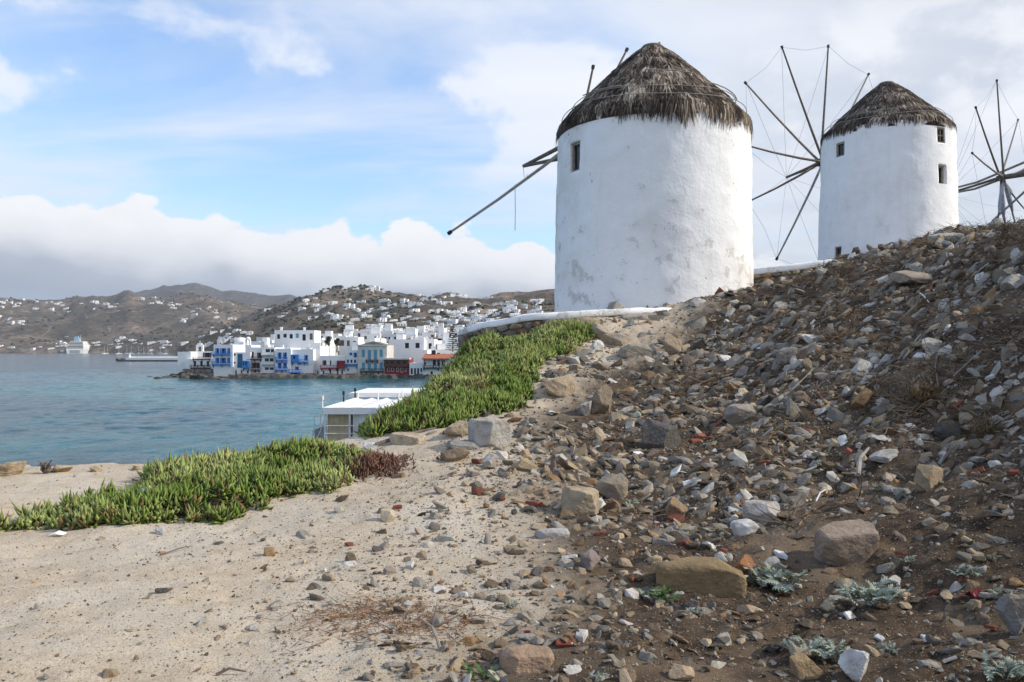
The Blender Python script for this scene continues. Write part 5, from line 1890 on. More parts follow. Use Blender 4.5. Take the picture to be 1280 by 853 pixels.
sx, sy, ss = [], [], []
for a in (scatter(39000, -2.6, 16, 3.0, 24, .020, .24, 1.18), scatter(1300, -6.5, 1.5, 3.2, 11, .009, .035, 2.4, lambda x, y: .5 * (bluff(x, y) < -.3) + 0 * x),
          scatter(2700, -.5, 15, 4, 22, .055, .22, 1.7)):
    sx.append(a[0]); sy.append(a[1]); ss.append(a[2])
sx, sy, ss = np.concatenate(sx), np.concatenate(sy), np.concatenate(ss)
ok = np.ones(len(sx), bool)
for bx_, by_, br in spots:
    ok &= np.hypot(sx - bx_, (sy - by_) * .8) > br * .85
sx, sy, ss = sx[ok], sy[ok], ss[ok]
sz = ground(sx, sy)
e = .12
gxx = (ground(sx + e, sy, False) - ground(sx - e, sy, False)) / (2 * e)
gyy = (ground(sx, sy + e, False) - ground(sx, sy - e, False)) / (2 * e)
scol, sidx, snames = palette(len(sx), sx, sy)
app = ss / sy
vis_ = (640 + sx / sy * F > 5) & (640 + sx / sy * F < 1275) & (HOR + (EYE - sz) / sy * F < 845)
big = np.argsort(-(app * vis_))[:240]
isbig = np.zeros(len(sx), bool); isbig[big] = True

STONE_MESH = []
for k in range(22):
    V_, T_ = rock_mesh(600 + k, 4, 10 + k % 9, .12, (1, 1, 1))
    me_ = fast_mesh('stone', V_, T_, None, False)
    me_.materials.append(M['stone'])
    STONE_MESH.append(me_)
for i in big:
    s = ss[i]
    mw = rg.uniform(.75, 1.35); fl = rg.uniform(.34, .75)
    place = 'on the dark rubble slope' if foot(sx[i], sy[i]) > .8 else ('in the upper path' if sy[i] > 12 else 'in the gravel wash below the slope')
    shape = 'flat' if fl < .48 else ('blocky' if fl > .62 else 'angular')
    size = 'large' if s > .15 else 'fist sized'
    nm = snames[sidx[i]]
    lab = '%s %s %s stone lying %s' % (size, shape, nm, place)
    o = link('stone', STONE_MESH[rg.integers(22)], None, None, (sx[i], sy[i], sz[i] + s * fl * .10),
             (math.atan(gyy[i]) * .8 + rg.normal(0, .22), -math.atan(gxx[i]) * .8 + rg.normal(0, .22), rg.uniform(0, 6.28)), (s * mw, s / mw, s * fl),
             label=lab, cat='stone', group='stones %s' % place)
    o.color = (*scol[i], 1)


def bake(meshes, x, y, z, s, flat, col, gxs, gys, sink, tilt):
    n = len(x)
    pick = rg.integers(0, len(meshes), n)
    VV, TT, CC = [], [], []
    b = 0
    yaw = rg.uniform(0, 2 * np.pi, n)
    for m_, (V_, T_) in enumerate(meshes):
        j = np.nonzero(pick == m_)[0]
        if not len(j):
            continue
        k = len(j)
        asp = rg.uniform(.7, 1.45, k)
        L = np.stack([s[j] * asp, s[j] / asp, s[j] * flat[j]], -1)
        Q = V_[None] * L[:, None, :]
        c, q = np.cos(yaw[j])[:, None], np.sin(yaw[j])[:, None]
        X = Q[..., 0] * c - Q[..., 1] * q; Y = Q[..., 0] * q + Q[..., 1] * c; Z = Q[..., 2]
        tx_, ty_ = (gxs[j] * .85 + rg.normal(0, tilt, k))[:, None], (gys[j] * .85 + rg.normal(0, tilt, k))[:, None]
        Z = Z + X * tx_ + Y * ty_
        X = X * (1 - .25 * np.abs(tx_)); Y = Y * (1 - .25 * np.abs(ty_))
        W = np.stack([X + x[j][:, None], Y + y[j][:, None], Z + (z[j] + s[j] * flat[j] * (sink if np.isscalar(sink) else sink[j]))[:, None]], -1)
        VV.append(W.reshape(-1, 3))
        TT.append((T_[None] + (np.arange(k) * len(V_))[:, None, None] + b).reshape(-1, 3))
        CC.append(np.repeat(col[j][:, None, :], len(V_), 1).reshape(-1, 3))
        b += k * len(V_)
    return np.concatenate(VV), np.concatenate(TT), np.concatenate(CC)


r_ = ~isbig
v, t, c = bake(LOW, sx[r_], sy[r_], sz[r_], ss[r_], rg.uniform(.22, .72, r_.sum()), scol[r_], gxx[r_], gyy[r_], rg.uniform(-.32, .34, r_.sum()), .36)
link('rubble', fast_mesh('rubble', v, t, c), M['stone_stuff'], kind='stuff', label='loose broken stones covering the slope and the wash', cat='rubble')

# gravel and grit, finer still
a = [scatter(38000, -2.9, 9, 2.9, 12, .005, .024, 1.5, lambda x, y: np.clip(density(x, y) * 1.1 + .10 + .34 * sst(foot(x, y), -3.4, -1.6), 0, 1)),
     scatter(22000, -6, 0, 2.9, 9, .0028, .009, 2.0, lambda x, y: .75 * sst(x, -7, -.5) * (bluff(x, y) < -.2)),
     scatter(9000, 0, 14, 10, 23, .015, .035, 1.8, lambda x, y: .8 * (bluff(x, y) < -.2) + 0 * x)]
gx_, gy_, gs_ = (np.concatenate([q[k] for q in a]) for k in range(3))
gz_ = ground(gx_, gy_)
gcol, gi_, _ = palette(len(gx_), gx_, gy_)
gcol[gi_ == 8] *= .62
z0 = np.zeros(len(gx_))
v, t, c = bake(PEB, gx_, gy_, gz_, gs_, rg.uniform(.4, .9, len(gx_)), gcol, z0 + .2 * sst(foot(gx_, gy_), 0, 2), z0, .3, .3)
link('gravel', fast_mesh('gravel', v, t, c), M['stone_stuff'], kind='stuff', label='fine gravel and grit over the sandy ground', cat='gravel')

# broken building waste: brick shards, tile and marble chips, a little of each told apart
shard_ = []
def shard(px, py, w, h, c, turn, tilt, name, label, cat, grp=None):
    p = hit(px, py); s = p[1] / F
    L, W, Hh = w * s / 2, w * s / 2 * .62, h * s / 2 * .55
    rgq = np.random.default_rng(int(px * 7 + py))
    q = [(-L, -W), (L * rgq.uniform(.7, 1), -W * rgq.uniform(.6, 1)), (L * rgq.uniform(.8, 1), W * rgq.uniform(.5, 1)), (L * rgq.uniform(-.2, .4), W), (-L * rgq.uniform(.6, 1), W * rgq.uniform(.3, .9))]
    n = len(q)
    ins = .86
    vs = [(a * .97, b_ * .97, -Hh) for a, b_ in q] + [(a, b_, Hh * .6) for a, b_ in q] + [(a * ins, b_ * ins, Hh) for a, b_ in q]
    fs = [tuple(range(n - 1, -1, -1)), tuple(range(2 * n, 3 * n))]
    for r2 in range(2):
        for j in range(n):
            fs.append((r2 * n + j, r2 * n + (j + 1) % n, (r2 + 1) * n + (j + 1) % n, (r2 + 1) * n + j))
    m = MB(); m._add(vs, fs)
    rx, ry = slope_rot(p[0], p[1], .9)
    o = m.build(name, M['stone'], None, loc=(p[0], p[1], p[2] + Hh * .7 + .01), rot=(rx + tilt, ry + tilt * .5, turn), label=label, cat=cat, group=grp)
    o.color = (*c, 1)


gb = 'brick shards in the rubble'
for (px, py, w, h) in [(668, 632, 20, 9), (627, 626, 14, 7), (845, 652, 22, 10), (790, 727, 14, 9), (705, 808, 22, 9), (637, 760, 14, 7), (870, 553, 20, 9), (1220, 594, 20, 10), (876, 548, 14, 8), (1195, 510, 16, 10), (1268, 598, 12, 9), (497, 636, 12, 8), (1060, 570, 13, 13),
                       (752, 669, 16, 8), (848, 800, 14, 6), (925, 640, 16, 8), (1165, 742, 16, 6), (1240, 790, 16, 8), (437, 682, 14, 5), (1010, 545, 14, 8), (955, 580, 16, 8), (660, 795, 9, 9), (560, 815, 8, 5), (905, 690, 10, 8)]:
    shard(px, py, w, h, np.array(BRICK) * rg.uniform(.75, 1.15), rg.uniform(-1.5, 1.5), rg.normal(0, .25), 'brick_shard', 'broken red brick shard lying in the rubble', 'brick shard', gb)
gc = 'white chips in the rubble'
for (px, py, w, h) in [(975, 697, 26, 10), (712, 700, 20, 7), (512, 710, 16, 9), (1100, 800, 12, 6), (1155, 800, 14, 6), (860, 607, 16, 6), (1225, 352, 20, 10), (1150, 395, 20, 8), (1137, 537, 18, 10), (726, 798, 26, 14), (1105, 352, 20, 12),
                       (1238, 475, 12, 7), (580, 745, 12, 8), (1062, 775, 20, 7), (1187, 828, 20, 7), (1157, 806, 8, 10), (720, 575, 10, 8), (655, 500, 10, 6), (690, 519, 14, 6), (1150, 448, 16, 10), (910, 525, 14, 6), (1085, 383, 18, 6)]:
    shard(px, py, w, h, np.array((.70, .69, .67)) * rg.uniform(.8, 1.05), rg.uniform(-1.5, 1.5), rg.normal(0, .3), 'marble_chip', 'thin white marble chip lying in the rubble', 'stone chip', gc)

# ================================================================== ICE PLANTS
def inside(poly, x, y):
    poly = np.array(poly); n = len(poly); r = np.zeros(len(x), bool)
    j = n - 1
    for i in range(n):
        a, b_ = poly[i], poly[j]
        cnd = ((a[1] > y) != (b_[1] > y)) & (x < (b_[0] - a[0]) * (y - a[1]) / (b_[1] - a[1] + 1e-12) + a[0])
        r ^= cnd
        j = i
    return r


def edge_dist(poly, x, y):
    poly = np.array(poly); best = np.full(len(x), 1e9)
    for a, b_ in zip(poly, np.roll(poly, -1, 0)):
        ab = b_ - a
        t_ = np.clip(((x - a[0]) * ab[0] + (y - a[1]) * ab[1]) / (ab @ ab), 0, 1)
        best = np.minimum(best, np.hypot(x - a[0] - t_ * ab[0], y - a[1] - t_ * ab[1]))
    return best


def spikes(px_, py_, pz_, per, lmin, lmax, wid, seed, colf, lean=.55):
    """shoots of fleshy three-sided leaves, each leaf curved and tapered"""
    rq = np.random.default_rng(seed)
    n = len(px_)
    N = n * per
    bx_ = np.repeat(px_, per) + rq.normal(0, .014, N); by_ = np.repeat(py_, per) + rq.normal(0, .014, N)
    bz_ = np.repeat(pz_, per) + np.tile(np.linspace(-.03, .05, per), n)
    shoot = np.repeat(rq.uniform(0, 6.28, n), per)
    az = shoot + np.tile(np.arange(per) * np.pi / 2 + (np.arange(per) // 2) * .6, n) + rq.normal(0, .35, N)
    up = np.tile(np.linspace(.0, 1.15, per), n) + rq.normal(0, .32, N)
    tx_ = np.repeat(rq.normal(0, .42, n), per); ty_ = np.repeat(rq.normal(-.12, .42, n), per)
    L = rq.uniform(lmin, lmax, N) * np.repeat(rq.uniform(.55, 1.25, n) * np.clip(1 + .8 * fbm(px_ * 2.1, py_ * 2.1, 0, 2, 335), .6, 1.4), per)
    W = wid * rq.uniform(.75, 1.2, N)
    d = np.stack([np.cos(az) * np.cos(up) + tx_, np.sin(az) * np.cos(up) + ty_, np.sin(up)], -1)
    d /= np.linalg.norm(d, axis=1)[:, None]
    side = np.cross(d, np.array((0, 0, 1.0))); side /= np.linalg.norm(side, axis=1)[:, None] + 1e-9
    nrm = np.cross(side, d)
    P0 = np.stack([bx_, by_, bz_], -1)
    curl = rq.uniform(.02, .20, N)[:, None]
    rings = []
    for f, wf in ((0, .7), (.5, 1.0)):
        c_ = P0 + d * (L * f)[:, None] + nrm * (curl * (L * f * f)[:, None])
        w_ = (W * wf)[:, None]
        rings += [c_ + side * w_ * .5, c_ - side * w_ * .5, c_ - nrm * w_ * .62]
    tip = P0 + d * L[:, None] + nrm * (curl * L[:, None])
    Vv = np.stack(rings + [tip], 1)
    tri = []
    for r2 in (0,):
        for k in range(3):
            a, b_ = r2 + k, r2 + (k + 1) % 3
            tri += [(a, a + 3, b_ + 3), (a, b_ + 3, b_)]
    for k in range(3):
        tri.append((3 + k, 6, 3 + (k + 1) % 3))
    T_ = (np.arange(N)[:, None, None] * 7 + np.array(tri)[None]).reshape(-1, 3)
    base, tipc = colf(N, rq, np.repeat(np.arange(n), per), np.repeat(px_, per), np.repeat(py_, per))
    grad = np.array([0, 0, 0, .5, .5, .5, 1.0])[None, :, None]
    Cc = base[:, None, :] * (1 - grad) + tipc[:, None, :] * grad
    return Vv.reshape(-1, 3), T_, Cc.reshape(-1, 3)


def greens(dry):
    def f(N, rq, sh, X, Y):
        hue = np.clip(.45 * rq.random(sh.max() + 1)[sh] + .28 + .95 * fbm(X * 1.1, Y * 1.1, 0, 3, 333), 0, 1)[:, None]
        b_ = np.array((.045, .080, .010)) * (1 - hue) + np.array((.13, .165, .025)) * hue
        t_ = np.array((.22, .33, .05)) * (1 - hue) + np.array((.58, .62, .24)) * hue  # sunlit highlights put into the pale tip colour, against dark bases
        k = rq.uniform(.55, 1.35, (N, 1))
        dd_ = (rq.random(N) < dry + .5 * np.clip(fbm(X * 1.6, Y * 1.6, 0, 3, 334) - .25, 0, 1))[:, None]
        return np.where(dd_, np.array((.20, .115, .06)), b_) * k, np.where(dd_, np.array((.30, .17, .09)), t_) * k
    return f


def reds(N, rq, sh, X, Y):
    k = rq.uniform(.5, 1.3, (N, 1))
    return np.array((.16, .08, .055)) * k, np.array((.32, .165, .11)) * k


def mat_patch(poly, n, hgt, name, label, seed, dry, lmin, lmax, wid, per=7):
    rq = np.random.default_rng(seed)
    poly = np.array(poly)
    lo, hi = poly.min(0), poly.max(0)
    x = rq.uniform(lo[0], hi[0], n * 3); y = rq.uniform(lo[1], hi[1], n * 3)
    wob = .22 * fbm(x * 2.3, y * 2.3, 0, 3, seed)
    ed = edge_dist(poly, x, y) * np.where(inside(poly, x, y), 1, -1) + wob
    k = ed > .02
    dens_ = np.clip(.55 + 1.3 * fbm(x * 1.7, y * 1.7, 0, 3, seed + 4), .12, 1)
    k &= rq.random(len(x)) < dens_
    x, y, ed = x[k][:n], y[k][:n], ed[k][:n]
    lump = hgt * sst(ed, 0, .55) * (.25 + 1.1 * np.clip(.5 + 1.2 * fbm(x * 1.7, y * 1.7, 0, 3, seed + 2), 0, 1.3)) * (.35 + .65 * sst(x, -5.6, -3.6))
    z = ground(x, y) + lump
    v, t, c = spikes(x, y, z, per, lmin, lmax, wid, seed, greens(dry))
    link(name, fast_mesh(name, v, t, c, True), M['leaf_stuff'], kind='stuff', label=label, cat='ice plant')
    # brown cushion of old stems that carries the leaves
    g_ = .07
    ax_ = np.arange(lo[0] - .3, hi[0] + .3, g_); ay_ = np.arange(lo[1] - .3, hi[1] + .3, g_)
    X, Y = np.meshgrid(ax_, ay_)
    xf, yf = X.ravel(), Y.ravel()
    ed = edge_dist(poly, xf, yf) * np.where(inside(poly, xf, yf), 1, -1) + .22 * fbm(xf * 2.3, yf * 2.3, 0, 3, seed)
    lump = hgt * sst(ed, 0, .55) * (.25 + 1.1 * np.clip(.5 + 1.2 * fbm(xf * 1.7, yf * 1.7, 0, 3, seed + 2), 0, 1.3)) * (.35 + .65 * sst(xf, -5.6, -3.6))
    z = ground(xf, yf, False) + np.where(ed > 0, lump - .03 + .03 * fbm(xf * 9, yf * 9, 0, 2, seed + 6), -.25)
    nn, mm = len(ax_), len(ay_)
    ii = np.arange(nn * mm).reshape(mm, nn)
    q = np.stack([ii[:-1, :-1], ii[:-1, 1:], ii[1:, 1:], ii[1:, :-1]], -1).reshape(-1, 4)
    q = q[(ed[q] > -.12).any(1)]
    used, inv = np.unique(q, return_inverse=True)
    me = fast_mesh('stem_mat', np.stack([xf, yf, z], -1)[used], inv.reshape(-1, 4), np.repeat(np.array([(.085, .062, .036)]), len(used), 0), True)
    link('stem_mat', me, M['dry_stuff'], kind='stuff', label='brown matted old stems under the ' + label.split(' ')[0] + ' ice plants', cat='plant stems')


def gp(px, py, d=None):
    if d is None:
        h_ = hit(px, py)
        return (h_[0], h_[1])
    return ((px - 640) / F * d, d)


left_poly = [(-7.2, 6.85), gp(0, 668), gp(100, 662), gp(230, 656), gp(300, 648), gp(338, 640), gp(352, 622), gp(415, 618), gp(448, 598), gp(470, 574),
             (-2.5, 11.6), (-3.3, 11.15), (-4.1, 10.6), gp(185, 0, 9.9), gp(150, 0, 9.0), gp(100, 0, 8.3), gp(60, 0, 7.85), gp(0, 0, 7.5), (-7.6, 7.3)]
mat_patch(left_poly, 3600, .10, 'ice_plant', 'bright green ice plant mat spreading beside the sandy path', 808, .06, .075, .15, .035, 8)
slope_poly = [gp(462, 548), gp(520, 541), gp(570, 533), gp(600, 523), gp(650, 512), gp(668, 485), gp(672, 462), gp(700, 445), gp(738, 428), gp(742, 408),
              (1.4, 19.9), (.4, 19.75), (-.5, 19.3), (-1.1, 18.9), (-1.3, 17.8), (-1.55, 16.0), (-1.95, 14.0), (-2.5, 12.6)]
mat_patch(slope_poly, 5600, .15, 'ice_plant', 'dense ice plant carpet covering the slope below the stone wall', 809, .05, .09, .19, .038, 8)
rq = np.random.default_rng(5)
x = rq.normal(0, .17, 200); y = rq.normal(0, .24, 200)
c0 = gp(470, 588)
x, y = x + c0[0], y + c0[1]
v, t, c = spikes(x, y, ground(x, y) + .10 * np.exp(-((x - c0[0]) ** 2 + (y - c0[1]) ** 2) / .1), 7, .06, .11, .018, 6, reds)
link('dead_ice_plant', fast_mesh('dead_ice_plant', v, t, c, True), M['leaf_stuff'], label='withered red brown clump at the end of the green ice plant mat', cat='dead plant')
for (cx, cy, s, lab) in ((1225, 545, .16, 'yellow brown withered clump hanging on the rubble slope'), (1150, 500, .15, 'yellow brown withered clump with a bent stalk high on the rubble'), (600, 505, .14, 'pale straw coloured dead tuft in the green slope')):
    rq = np.random.default_rng(int(cx))
    c0 = hit(cx, cy)
    x = rq.normal(c0[0], s * .55, 30); y = rq.normal(c0[1], s * .55, 30)
    v, t, c = spikes(x, y, ground(x, y) + .03 + (.22 if cx == 600 else 0), 6, .07, .14, .014, 8, lambda N, r3, sh, X, Y: (np.array((.16, .105, .05)) * r3.uniform(.5, 1.3, (N, 1)), np.array((.33, .235, .11)) * r3.uniform(.5, 1.3, (N, 1))))
    link('withered_plant', fast_mesh('withered_plant', v, t, c, True), M['leaf_stuff'], label=lab, cat='dead plant')


# ================================================================== SILVERY PLANTS
def lobed_leaf(seed):
    rq = np.random.default_rng(seed)
    vs, fs = [], []
    n = 8
    def rib(t):
        return np.array((t, 0, .34 * math.sin(t * 2.1) - .20 * t * t))
    for i in range(n):
        t = .12 + .86 * i / n
        c_ = rib(t); w = .20 * math.sin(math.pi * (.18 + .78 * t)) + .02
        c2 = rib(t + .09)
        for sg_ in (-1, 1):
            a = rq.uniform(.75, 1.1)
            b = len(vs)
            tipp = c_ + np.array((.13 + .05 * a, sg_ * w * a, -.05 + .07 * rq.random()))
            vs += [tuple(c_ - (.035, 0, 0)), tuple(c_ + (c2 - c_) * .8), tuple(tipp), tuple((c_ + tipp) / 2 + np.array((-.045, sg_ * .012, .025)))]
            fs += [(b, b + 1, b + 2), (b, b + 2, b + 3)] if sg_ > 0 else [(b, b + 2, b + 1), (b, b + 3, b + 2)]
    b = len(vs)
    for t in np.linspace(0, 1.02, 6):
        c_ = rib(t); w = .018 * (1.1 - t)
        vs += [tuple(c_ + (0, w, .006)), tuple(c_ + (0, -w, .006))]
    for i in range(5):
        fs.append((b + 2 * i, b + 2 * i + 2, b + 2 * i + 3, b + 2 * i + 1))
    me = bpy.data.meshes.new('leaf')
    me.from_pydata(vs, [], fs)
    me.materials.append(M['silver_leaf'])
    me.update()
    return me


LEAVES = [lobed_leaf(s) for s in range(5)]
SP = [(965, 733, 92, 'broad silvery lobed plant against the huge ochre slab'), (1090, 762, 96, 'broadest silvery plant below the big brown faced block'), (1030, 820, 72, 'silvery plant behind the ochre and whitish stones'),
      (985, 815, 36, 'little silvery sprig beside the silvery plant in the shaded foreground'), (1206, 722, 46, 'silvery rosette with upright leaves beside the pale stones'), (1252, 745, 42, 'small star shaped silvery rosette near the slope edge'),
      (1258, 845, 74, 'silvery plant at the foot of the tall grey stone'), (815, 748, 46, 'green and silver plant at the left end of the huge ochre slab'), (790, 634, 30, 'small silvery plant beside the rounded boulders'),
      (1112, 810, 40, 'flat silvery sprig on bare soil below the broadest plant'), (898, 668, 22, 'tiny silvery sprig on the bare brown soil'), (640, 762, 30, 'small dusty silvery plant in the sunlit gravel'), (1240, 700, 20, 'tiny silvery seedling in the shaded rubble'),
      (1098, 615, 26, 'small silvery plant under the rubble sticks'), (1025, 585, 24, 'small silvery tuft on the middle slope'), (750, 855, 26, 'small silvery tuft at the sunny edge of the gravel'), (1135, 705, 26, 'small silvery sprig right of the brown faced block'),
      (870, 770, 26, 'thin silvery sprig below the huge ochre slab')]
rq = np.random.default_rng(3)
for (px, py, w, lab) in SP:
    p = hit(px, min(py, 850)); s = p[1] / F * w / 2
    root = empty('silvery_plant', tuple(p), 0, label=lab, cat='plant')
    n = int(14 + w * .42)
    rx, ry = slope_rot(p[0], p[1], .9)
    for i in range(n):
        a = i * 2.399 + rq.normal(0, .2)
        inner = i / n
        L = s * rq.uniform(.55, .85) * (1 - .3 * inner)
        link('leaf', LEAVES[rq.integers(5)], None, root, (rq.normal(0, s * .34), rq.normal(0, s * .26), .012), (rq.normal(0, .3), -(.05 + .75 * inner) + rq.normal(0, .12) + ry * math.cos(a) + 0 * rx, a), (L, L * rq.uniform(.8, 1.1), L))
    if w > 40:
        m = MB()
        for i in range(4):
            a = rq.uniform(0, 6.28)
            m.tube([(0, 0, -.02), (math.cos(a) * s * .25, math.sin(a) * s * .25, .05), (math.cos(a) * s * .5, math.sin(a) * s * .5, .04)], [.006, .005, .003], 5)
        m.build('stem', M['wood'], root)
p = hit(828, 752)
root = empty('green_herb', tuple(p), 0, label='fresh green herb at the corner of the huge ochre slab', cat='plant')
mg = simple('herb_leaf', (.07, .14, .03), .5, .3, 40, 0)
lm = LEAVES[0].copy(); lm.materials.clear(); lm.materials.append(mg)
for i in range(14):
    a = i * 2.399; link('leaf', lm, None, root, (rq.normal(0, .02), rq.normal(0, .02), 0), (rq.normal(0, .3), -.2 - .6 * i / 14, a), (.12, .12, .12))
p = hit(610, 848)
root = empty('green_herb', tuple(p), 0, label='low green tuft in the sunny gravel beside the pinkish slab', cat='plant')
for i in range(18):
    a = i * 2.399; link('leaf', lm, None, root, (rq.normal(0, .04), rq.normal(0, .03), 0), (rq.normal(0, .3), -.2 - .6 * i / 18, a), (.075, .075, .06))


# ================================================================== DRY STEMS, ROOTS AND STICKS
def strands(x, y, z, lmin, lmax, wid, seed, c0, c1, flat=.5):
    rq = np.random.default_rng(seed)
    n = len(x)
    az = rq.uniform(0, 6.28, n); up = rq.uniform(-.15, .9, n) * flat
    L = rq.uniform(lmin, lmax, n)
    d = np.stack([np.cos(az) * np.cos(up), np.sin(az) * np.cos(up), np.sin(up)], -1)
    cv = rq.normal(0, .35, (n, 3))
    P0 = np.stack([x, y, z], -1)
    rings = []
    for f in (0, .33, .66, 1.0):
        c_ = P0 + d * (L * f)[:, None] + cv * (L * f * (f - .3))[:, None] + np.array((0, 0, -.6)) * (L * f * f)[:, None] * up[:, None]
        w_ = wid * (1 - .7 * f)
        s_ = np.stack([-np.sin(az), np.cos(az), 0 * az], -1)
        rings += [c_ + s_ * w_, c_ - s_ * w_, c_ + np.array((0, 0, w_ * 1.5))]
    Vv = np.stack(rings, 1)
    tri = []
    for r2 in range(3):
        for k in range(3):
            a, b_ = r2 * 3 + k, r2 * 3 + (k + 1) % 3
            tri += [(a, a + 3, b_ + 3), (a, b_ + 3, b_)]
    T_ = (np.arange(n)[:, None, None] * 12 + np.array(tri)[None]).reshape(-1, 3)
    t_ = rq.random((n, 1))
    Cc = np.repeat((np.array(c0) * (1 - t_) + np.array(c1) * t_)[:, None, :], 12, 1).reshape(-1, 3)
    return Vv.reshape(-1, 3), T_, Cc


rq = np.random.default_rng(66)
n = 9500
x = rq.uniform(1, 14, n); y = rq.uniform(5, 22, n)
k = (foot(x, y) > .6) & (rq.random(n) < np.clip(-.15 + 1.6 * fbm(x * .9, y * .9, 0, 3, 91) + .35 * sst(foot(x, y), 2, 5), 0, 1)) & (bluff(x, y) < -.3)
x, y = x[k], y[k]
cl = rq.integers(0, len(x), len(x) * 3)
xx = np.r_[x, x[cl] + rq.normal(0, .10, len(cl))]; yy = np.r_[y, y[cl] + rq.normal(0, .10, len(cl))]
v, t, c = strands(xx, yy, ground(xx, yy) + .01, .12, .42, .0068, 67, (.075, .050, .030), (.27, .195, .12), .9)
link('dry_stems', fast_mesh('dry_stems', v, t, c), M['dry_stuff'], kind='stuff', label='dry brown stems and rootlets caught in the rubble slope', cat='dry stems')
n = 4200
x = rq.uniform(4.0, 11.5, n); y = rq.uniform(9, 19, n)
k = (rq.random(n) < np.clip(.05 + 2.2 * fbm(x * 1.3, y * 1.3, 0, 3, 97), 0, 1)) & (foot(x, y) > 3)
x, y = x[k], y[k]
cl = rq.integers(0, len(x), len(x) * 4)
xx = np.r_[x, x[cl] + rq.normal(0, .13, len(cl))]; yy = np.r_[y, y[cl] + rq.normal(0, .13, len(cl))]
v, t, c = strands(xx, yy, ground(xx, yy) + .01, .18, .50, .0065, 68, (.07, .045, .028), (.24, .165, .10), 1.15)
link('dead_brush', fast_mesh('dead_brush', v, t, c), M['dry_stuff'], kind='stuff', label='tangled dead brown brush below the rubble crest', cat='brush')
for (px, py, sx_, n, lab) in ((475, 768, .30, 420, 'matted tuft of rusty dry needles on the sunny gravel'), (525, 785, .22, 200, 'thin scatter of rusty dry needles beside the forked twig')):
    c0 = hit(px, py)
    x = rq.normal(c0[0], sx_, n); y = rq.normal(c0[1], sx_ * .5, n)
    v, t, c = strands(x, y, ground(x, y) + .006, .05, .17, .0022, 70 + px, (.13, .06, .03), (.30, .17, .085), .35)
    link('dry_needles', fast_mesh('dry_needles', v, t, c), M['dry_stuff'], kind='stuff', label=lab, cat='dry needles')


def stick(px0, py0, px1, py1, r, mat, label, lift=.02, name='stick', bend=.03):
    a, b_ = hit(px0, py0), hit(px1, py1)
    a[2] += lift; b_[2] += lift * 1.6
    md = (a + b_) / 2 + np.array((rq.normal(0, bend), 0, bend * .8))
    md[2] = max(md[2], float(ground(md[0:1], md[1:2])[0]) + r)
    m = MB(); o0 = np.array(a)
    m.tube([a - o0, (a + md) / 2 - o0, md - o0, (md + b_) / 2 - o0, b_ - o0], [r, r * .95, r * .85, r * .75, r * .5], 7)
    m.build(name, mat, None, loc=tuple(o0), label=label, cat='stick')


stick(1073, 600, 1086, 570, .022, M['wood_pale'], 'short pale pink board end sticking out of the rubble', .05)
stick(1020, 633, 1032, 621, .007, M['metal_paint'], 'thin white rod among the rubble stones', .03)
stick(1150, 369, 1162, 385, .012, M['metal_paint'], 'short white plastic pipe on the upper slope', .04)
stick(990, 493, 1018, 465, .010, M['wood_pale'], 'straight grey stick lying in the dense rubble', .04)
stick(1018, 520, 1022, 480, .007, M['wood'], 'thin brown stem standing in the dense rubble', .03)
stick(1192, 478, 1228, 448, .010, M['wood_pale'], 'bent straw coloured stalk on the upper slope', .06)
stick(1173, 490, 1172, 450, .012, M['wood'], 'dark upright stump of a stem on the upper slope', .05)
stick(470, 560, 545, 541, .03, M['wood'], 'grey weathered branch lying below the drooping ice plants', .04)
stick(545, 541, 520, 552, .022, M['wood_pale'], 'short grey driftwood piece beside the weathered branch', .03)
stick(200, 695, 240, 683, .006, M['wood'], 'thin dry twig on the sand below the ice plants', .006)
stick(270, 843, 308, 840, .008, M['wood'], 'flat brown twig on the sand', .006)
stick(838, 440, 850, 425, .008, M['wood_pale'], 'bare white twig standing on the upper path bank', .05)
# the forked twig
c0 = hit(552, 815)
o = empty('forked_twig', tuple(c0), 0, label='forked orange brown twig standing in the dry needles', cat='twig')
m = MB(); m.tube([(0, 0, -.02), (-.03, .05, .05), (-.06, .10, .09), (-.13, .16, .12)], [.010, .009, .008, .004], 7); m.build('branch', M['wood_pale'], o)
m = MB(); m.tube([(-.06, .10, .09), (.02, .13, .11), (.09, .16, .14)], [.007, .006, .003], 6); m.build('branch', M['wood'], o)
m = MB(); m.tube([(-.06, .10, .09), (-.05, .15, .15), (-.04, .17, .20)], [.006, .005, .002], 6); m.build('branch', M['wood'], o)

# bare little shrubs on the crest
def twig_shrub(px, py, hpx, lab, n=14):
    p = hit(px, py)
    o = empty('bare_shrub', tuple(p), 0, label=lab, cat='shrub')
    H = hpx / F * p[1]
    for i in range(n):
        a = rq.uniform(0, 6.28); l = rq.uniform(.5, 1.0) * H
        e_ = np.array((math.cos(a) * l * .5, math.sin(a) * l * .5, l))
        m = MB(); m.tube([(0, 0, -.03), e_ * .4 + rq.normal(0, .02, 3), e_ * .75 + rq.normal(0, .03, 3), e_], [.012, .009, .007, .004], 5)
        m.tube([e_ * .6, e_ * .8 + rq.normal(0, .10, 3) * H], [.006, .003], 4)
        m.tube([e_ * .8, e_ + rq.normal(0, .14, 3) * H], [.005, .003], 4)
        m.build('twig', M['wood'], o)


twig_shrub(1082, 316, 22, 'bare twiggy shrub on the crest in front of the tidy mill', 9)
twig_shrub(1127, 311, 10, 'low bare shrub on the crest beside the pale slab', 7)
twig_shrub(1255, 300, 24, 'dense tangle of brown dead shrub at the ridge end', 26)
twig_shrub(1028, 340, 16, 'single bare stalk by the white coping of the tidy mill', 2)
twig_shrub(1240, 330, 20, 'brown dead shrub hanging below the ridge end', 18)
twig_shrub(58, 592, 16, 'pale dry little shrub on the bluff edge behind the ice plants', 16)

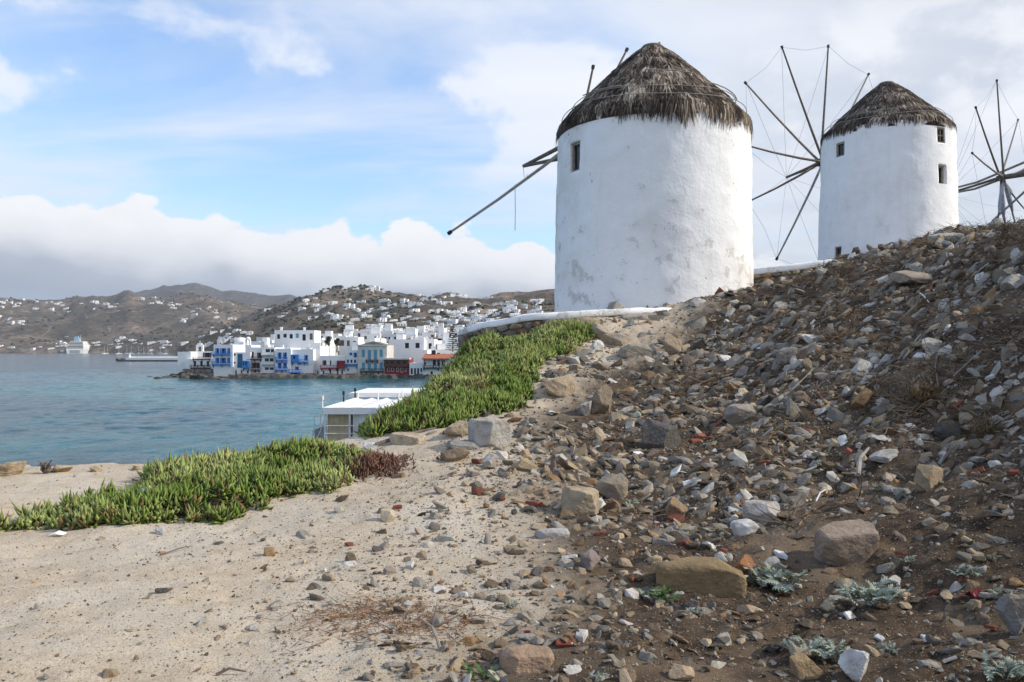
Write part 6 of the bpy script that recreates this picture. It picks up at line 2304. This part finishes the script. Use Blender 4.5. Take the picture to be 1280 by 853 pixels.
# bits of litter
def bottle():
    p = hit(172, 640); p[2] += .16
    o = empty('plastic_bottle', tuple(p), .5, label='crumpled clear plastic bottle caught in the green ice plants', cat='bottle')
    o.rotation_euler = (0, -.55, .5)
    m = MB(); m.tube([(-.11, 0, 0), (-.105, 0, 0), (-.05, 0, .004), (0, 0, -.003), (.06, 0, .003), (.09, 0, 0), (.115, 0, 0)], [.02, .033, .031, .034, .033, .02, .013], 12); m.build('body', M['glass'], o, True)
    m = MB(); m.tube([(.116, 0, 0), (.135, 0, 0)], .015, 10); m.build('cap', M['metal_paint'], o)


bottle()
p = hit(72, 671)
m = MB(); m._add([(-.07, -.03, .0), (.0, -.04, .02), (.06, -.03, .005), (-.06, .03, .012), (.0, .025, .035), (.07, .03, .012)], [(0, 1, 4, 3), (1, 2, 5, 4)])
m.build('paper_scrap', M['canvas'], None, loc=(p[0], p[1], p[2] + .01), label='white scrap of paper at the foot of the ice plants', cat='litter')
p = hit(1222, 748)
m = MB()
vs = []
for i in range(7):
    for j in range(3):
        vs.append((i * .035 - .1, j * .035, .03 + .02 * math.sin(i * 1.7 + j) + .012 * math.cos(j * 3 + i)))
m._add(vs, [(i * 3 + j, (i + 1) * 3 + j, (i + 1) * 3 + j + 1, i * 3 + j + 1) for i in range(6) for j in range(2)])
m.build('red_rag', M['red'], None, loc=tuple(p), rot=(0, 0, .3), label='crumpled red plastic rag beside the star shaped rosette', cat='litter')

# pale stones along the bluff edge behind the ice plants
for (px, d_, w, h, lab) in ((10, 9.9, 46, 20, 'broad sandy rock on the bluff edge'), (75, 10.2, 30, 12, 'brownish rock on the bluff edge beside the dry shrub'), (210, 10.5, 36, 11, 'low tan rock on the bluff edge above the ice plants'),
                            (262, 10.9, 14, 8, 'small pale rock on the bluff edge'), (312, 11.0, 12, 8, 'small square rock on the bluff edge'), (170, 10.4, 12, 7, 'tiny white rock on the bluff edge'), (120, 10.3, 16, 8, 'small grey rock on the bluff edge')):
    x_ = (px - 640) / F * d_
    z_ = float(ground(np.array([x_]), np.array([d_]))[0]); s_ = d_ / F
    V_, T_ = rock_mesh(int(px) + 1200, 4, 12, .12, (w * s_ / 2, w * s_ * .4, h * s_ * .6))
    o = link('bluff_rock', fast_mesh('bluff_rock', V_, T_), M['stone'], None, (x_, d_, z_ + h * s_ * .2), (0, 0, .2), label=lab, cat='rock')
    o.color = (.42, .33, .22, 1)

# ================================================================== HAZE
hm_ = bpy.data.materials.new('haze')
hm_.use_nodes = True
ht = NT(hm_.node_tree)
pv = ht.n('ShaderNodeVolumePrincipled', inp={'Color': (.80, .87, .97, 1), 'Density': 8.5e-5, 'Anisotropy': .1})
ho = ht.n('ShaderNodeOutputMaterial')
hm_.node_tree.links.new(pv.outputs[0], ho.inputs['Volume'])
mb = MB(); mb.box(-8000, 8000, -40, 7000, -6, 700)
mb.build('haze', hm_, kind='stuff', label='thin bluish sea haze over the bay', cat='haze')
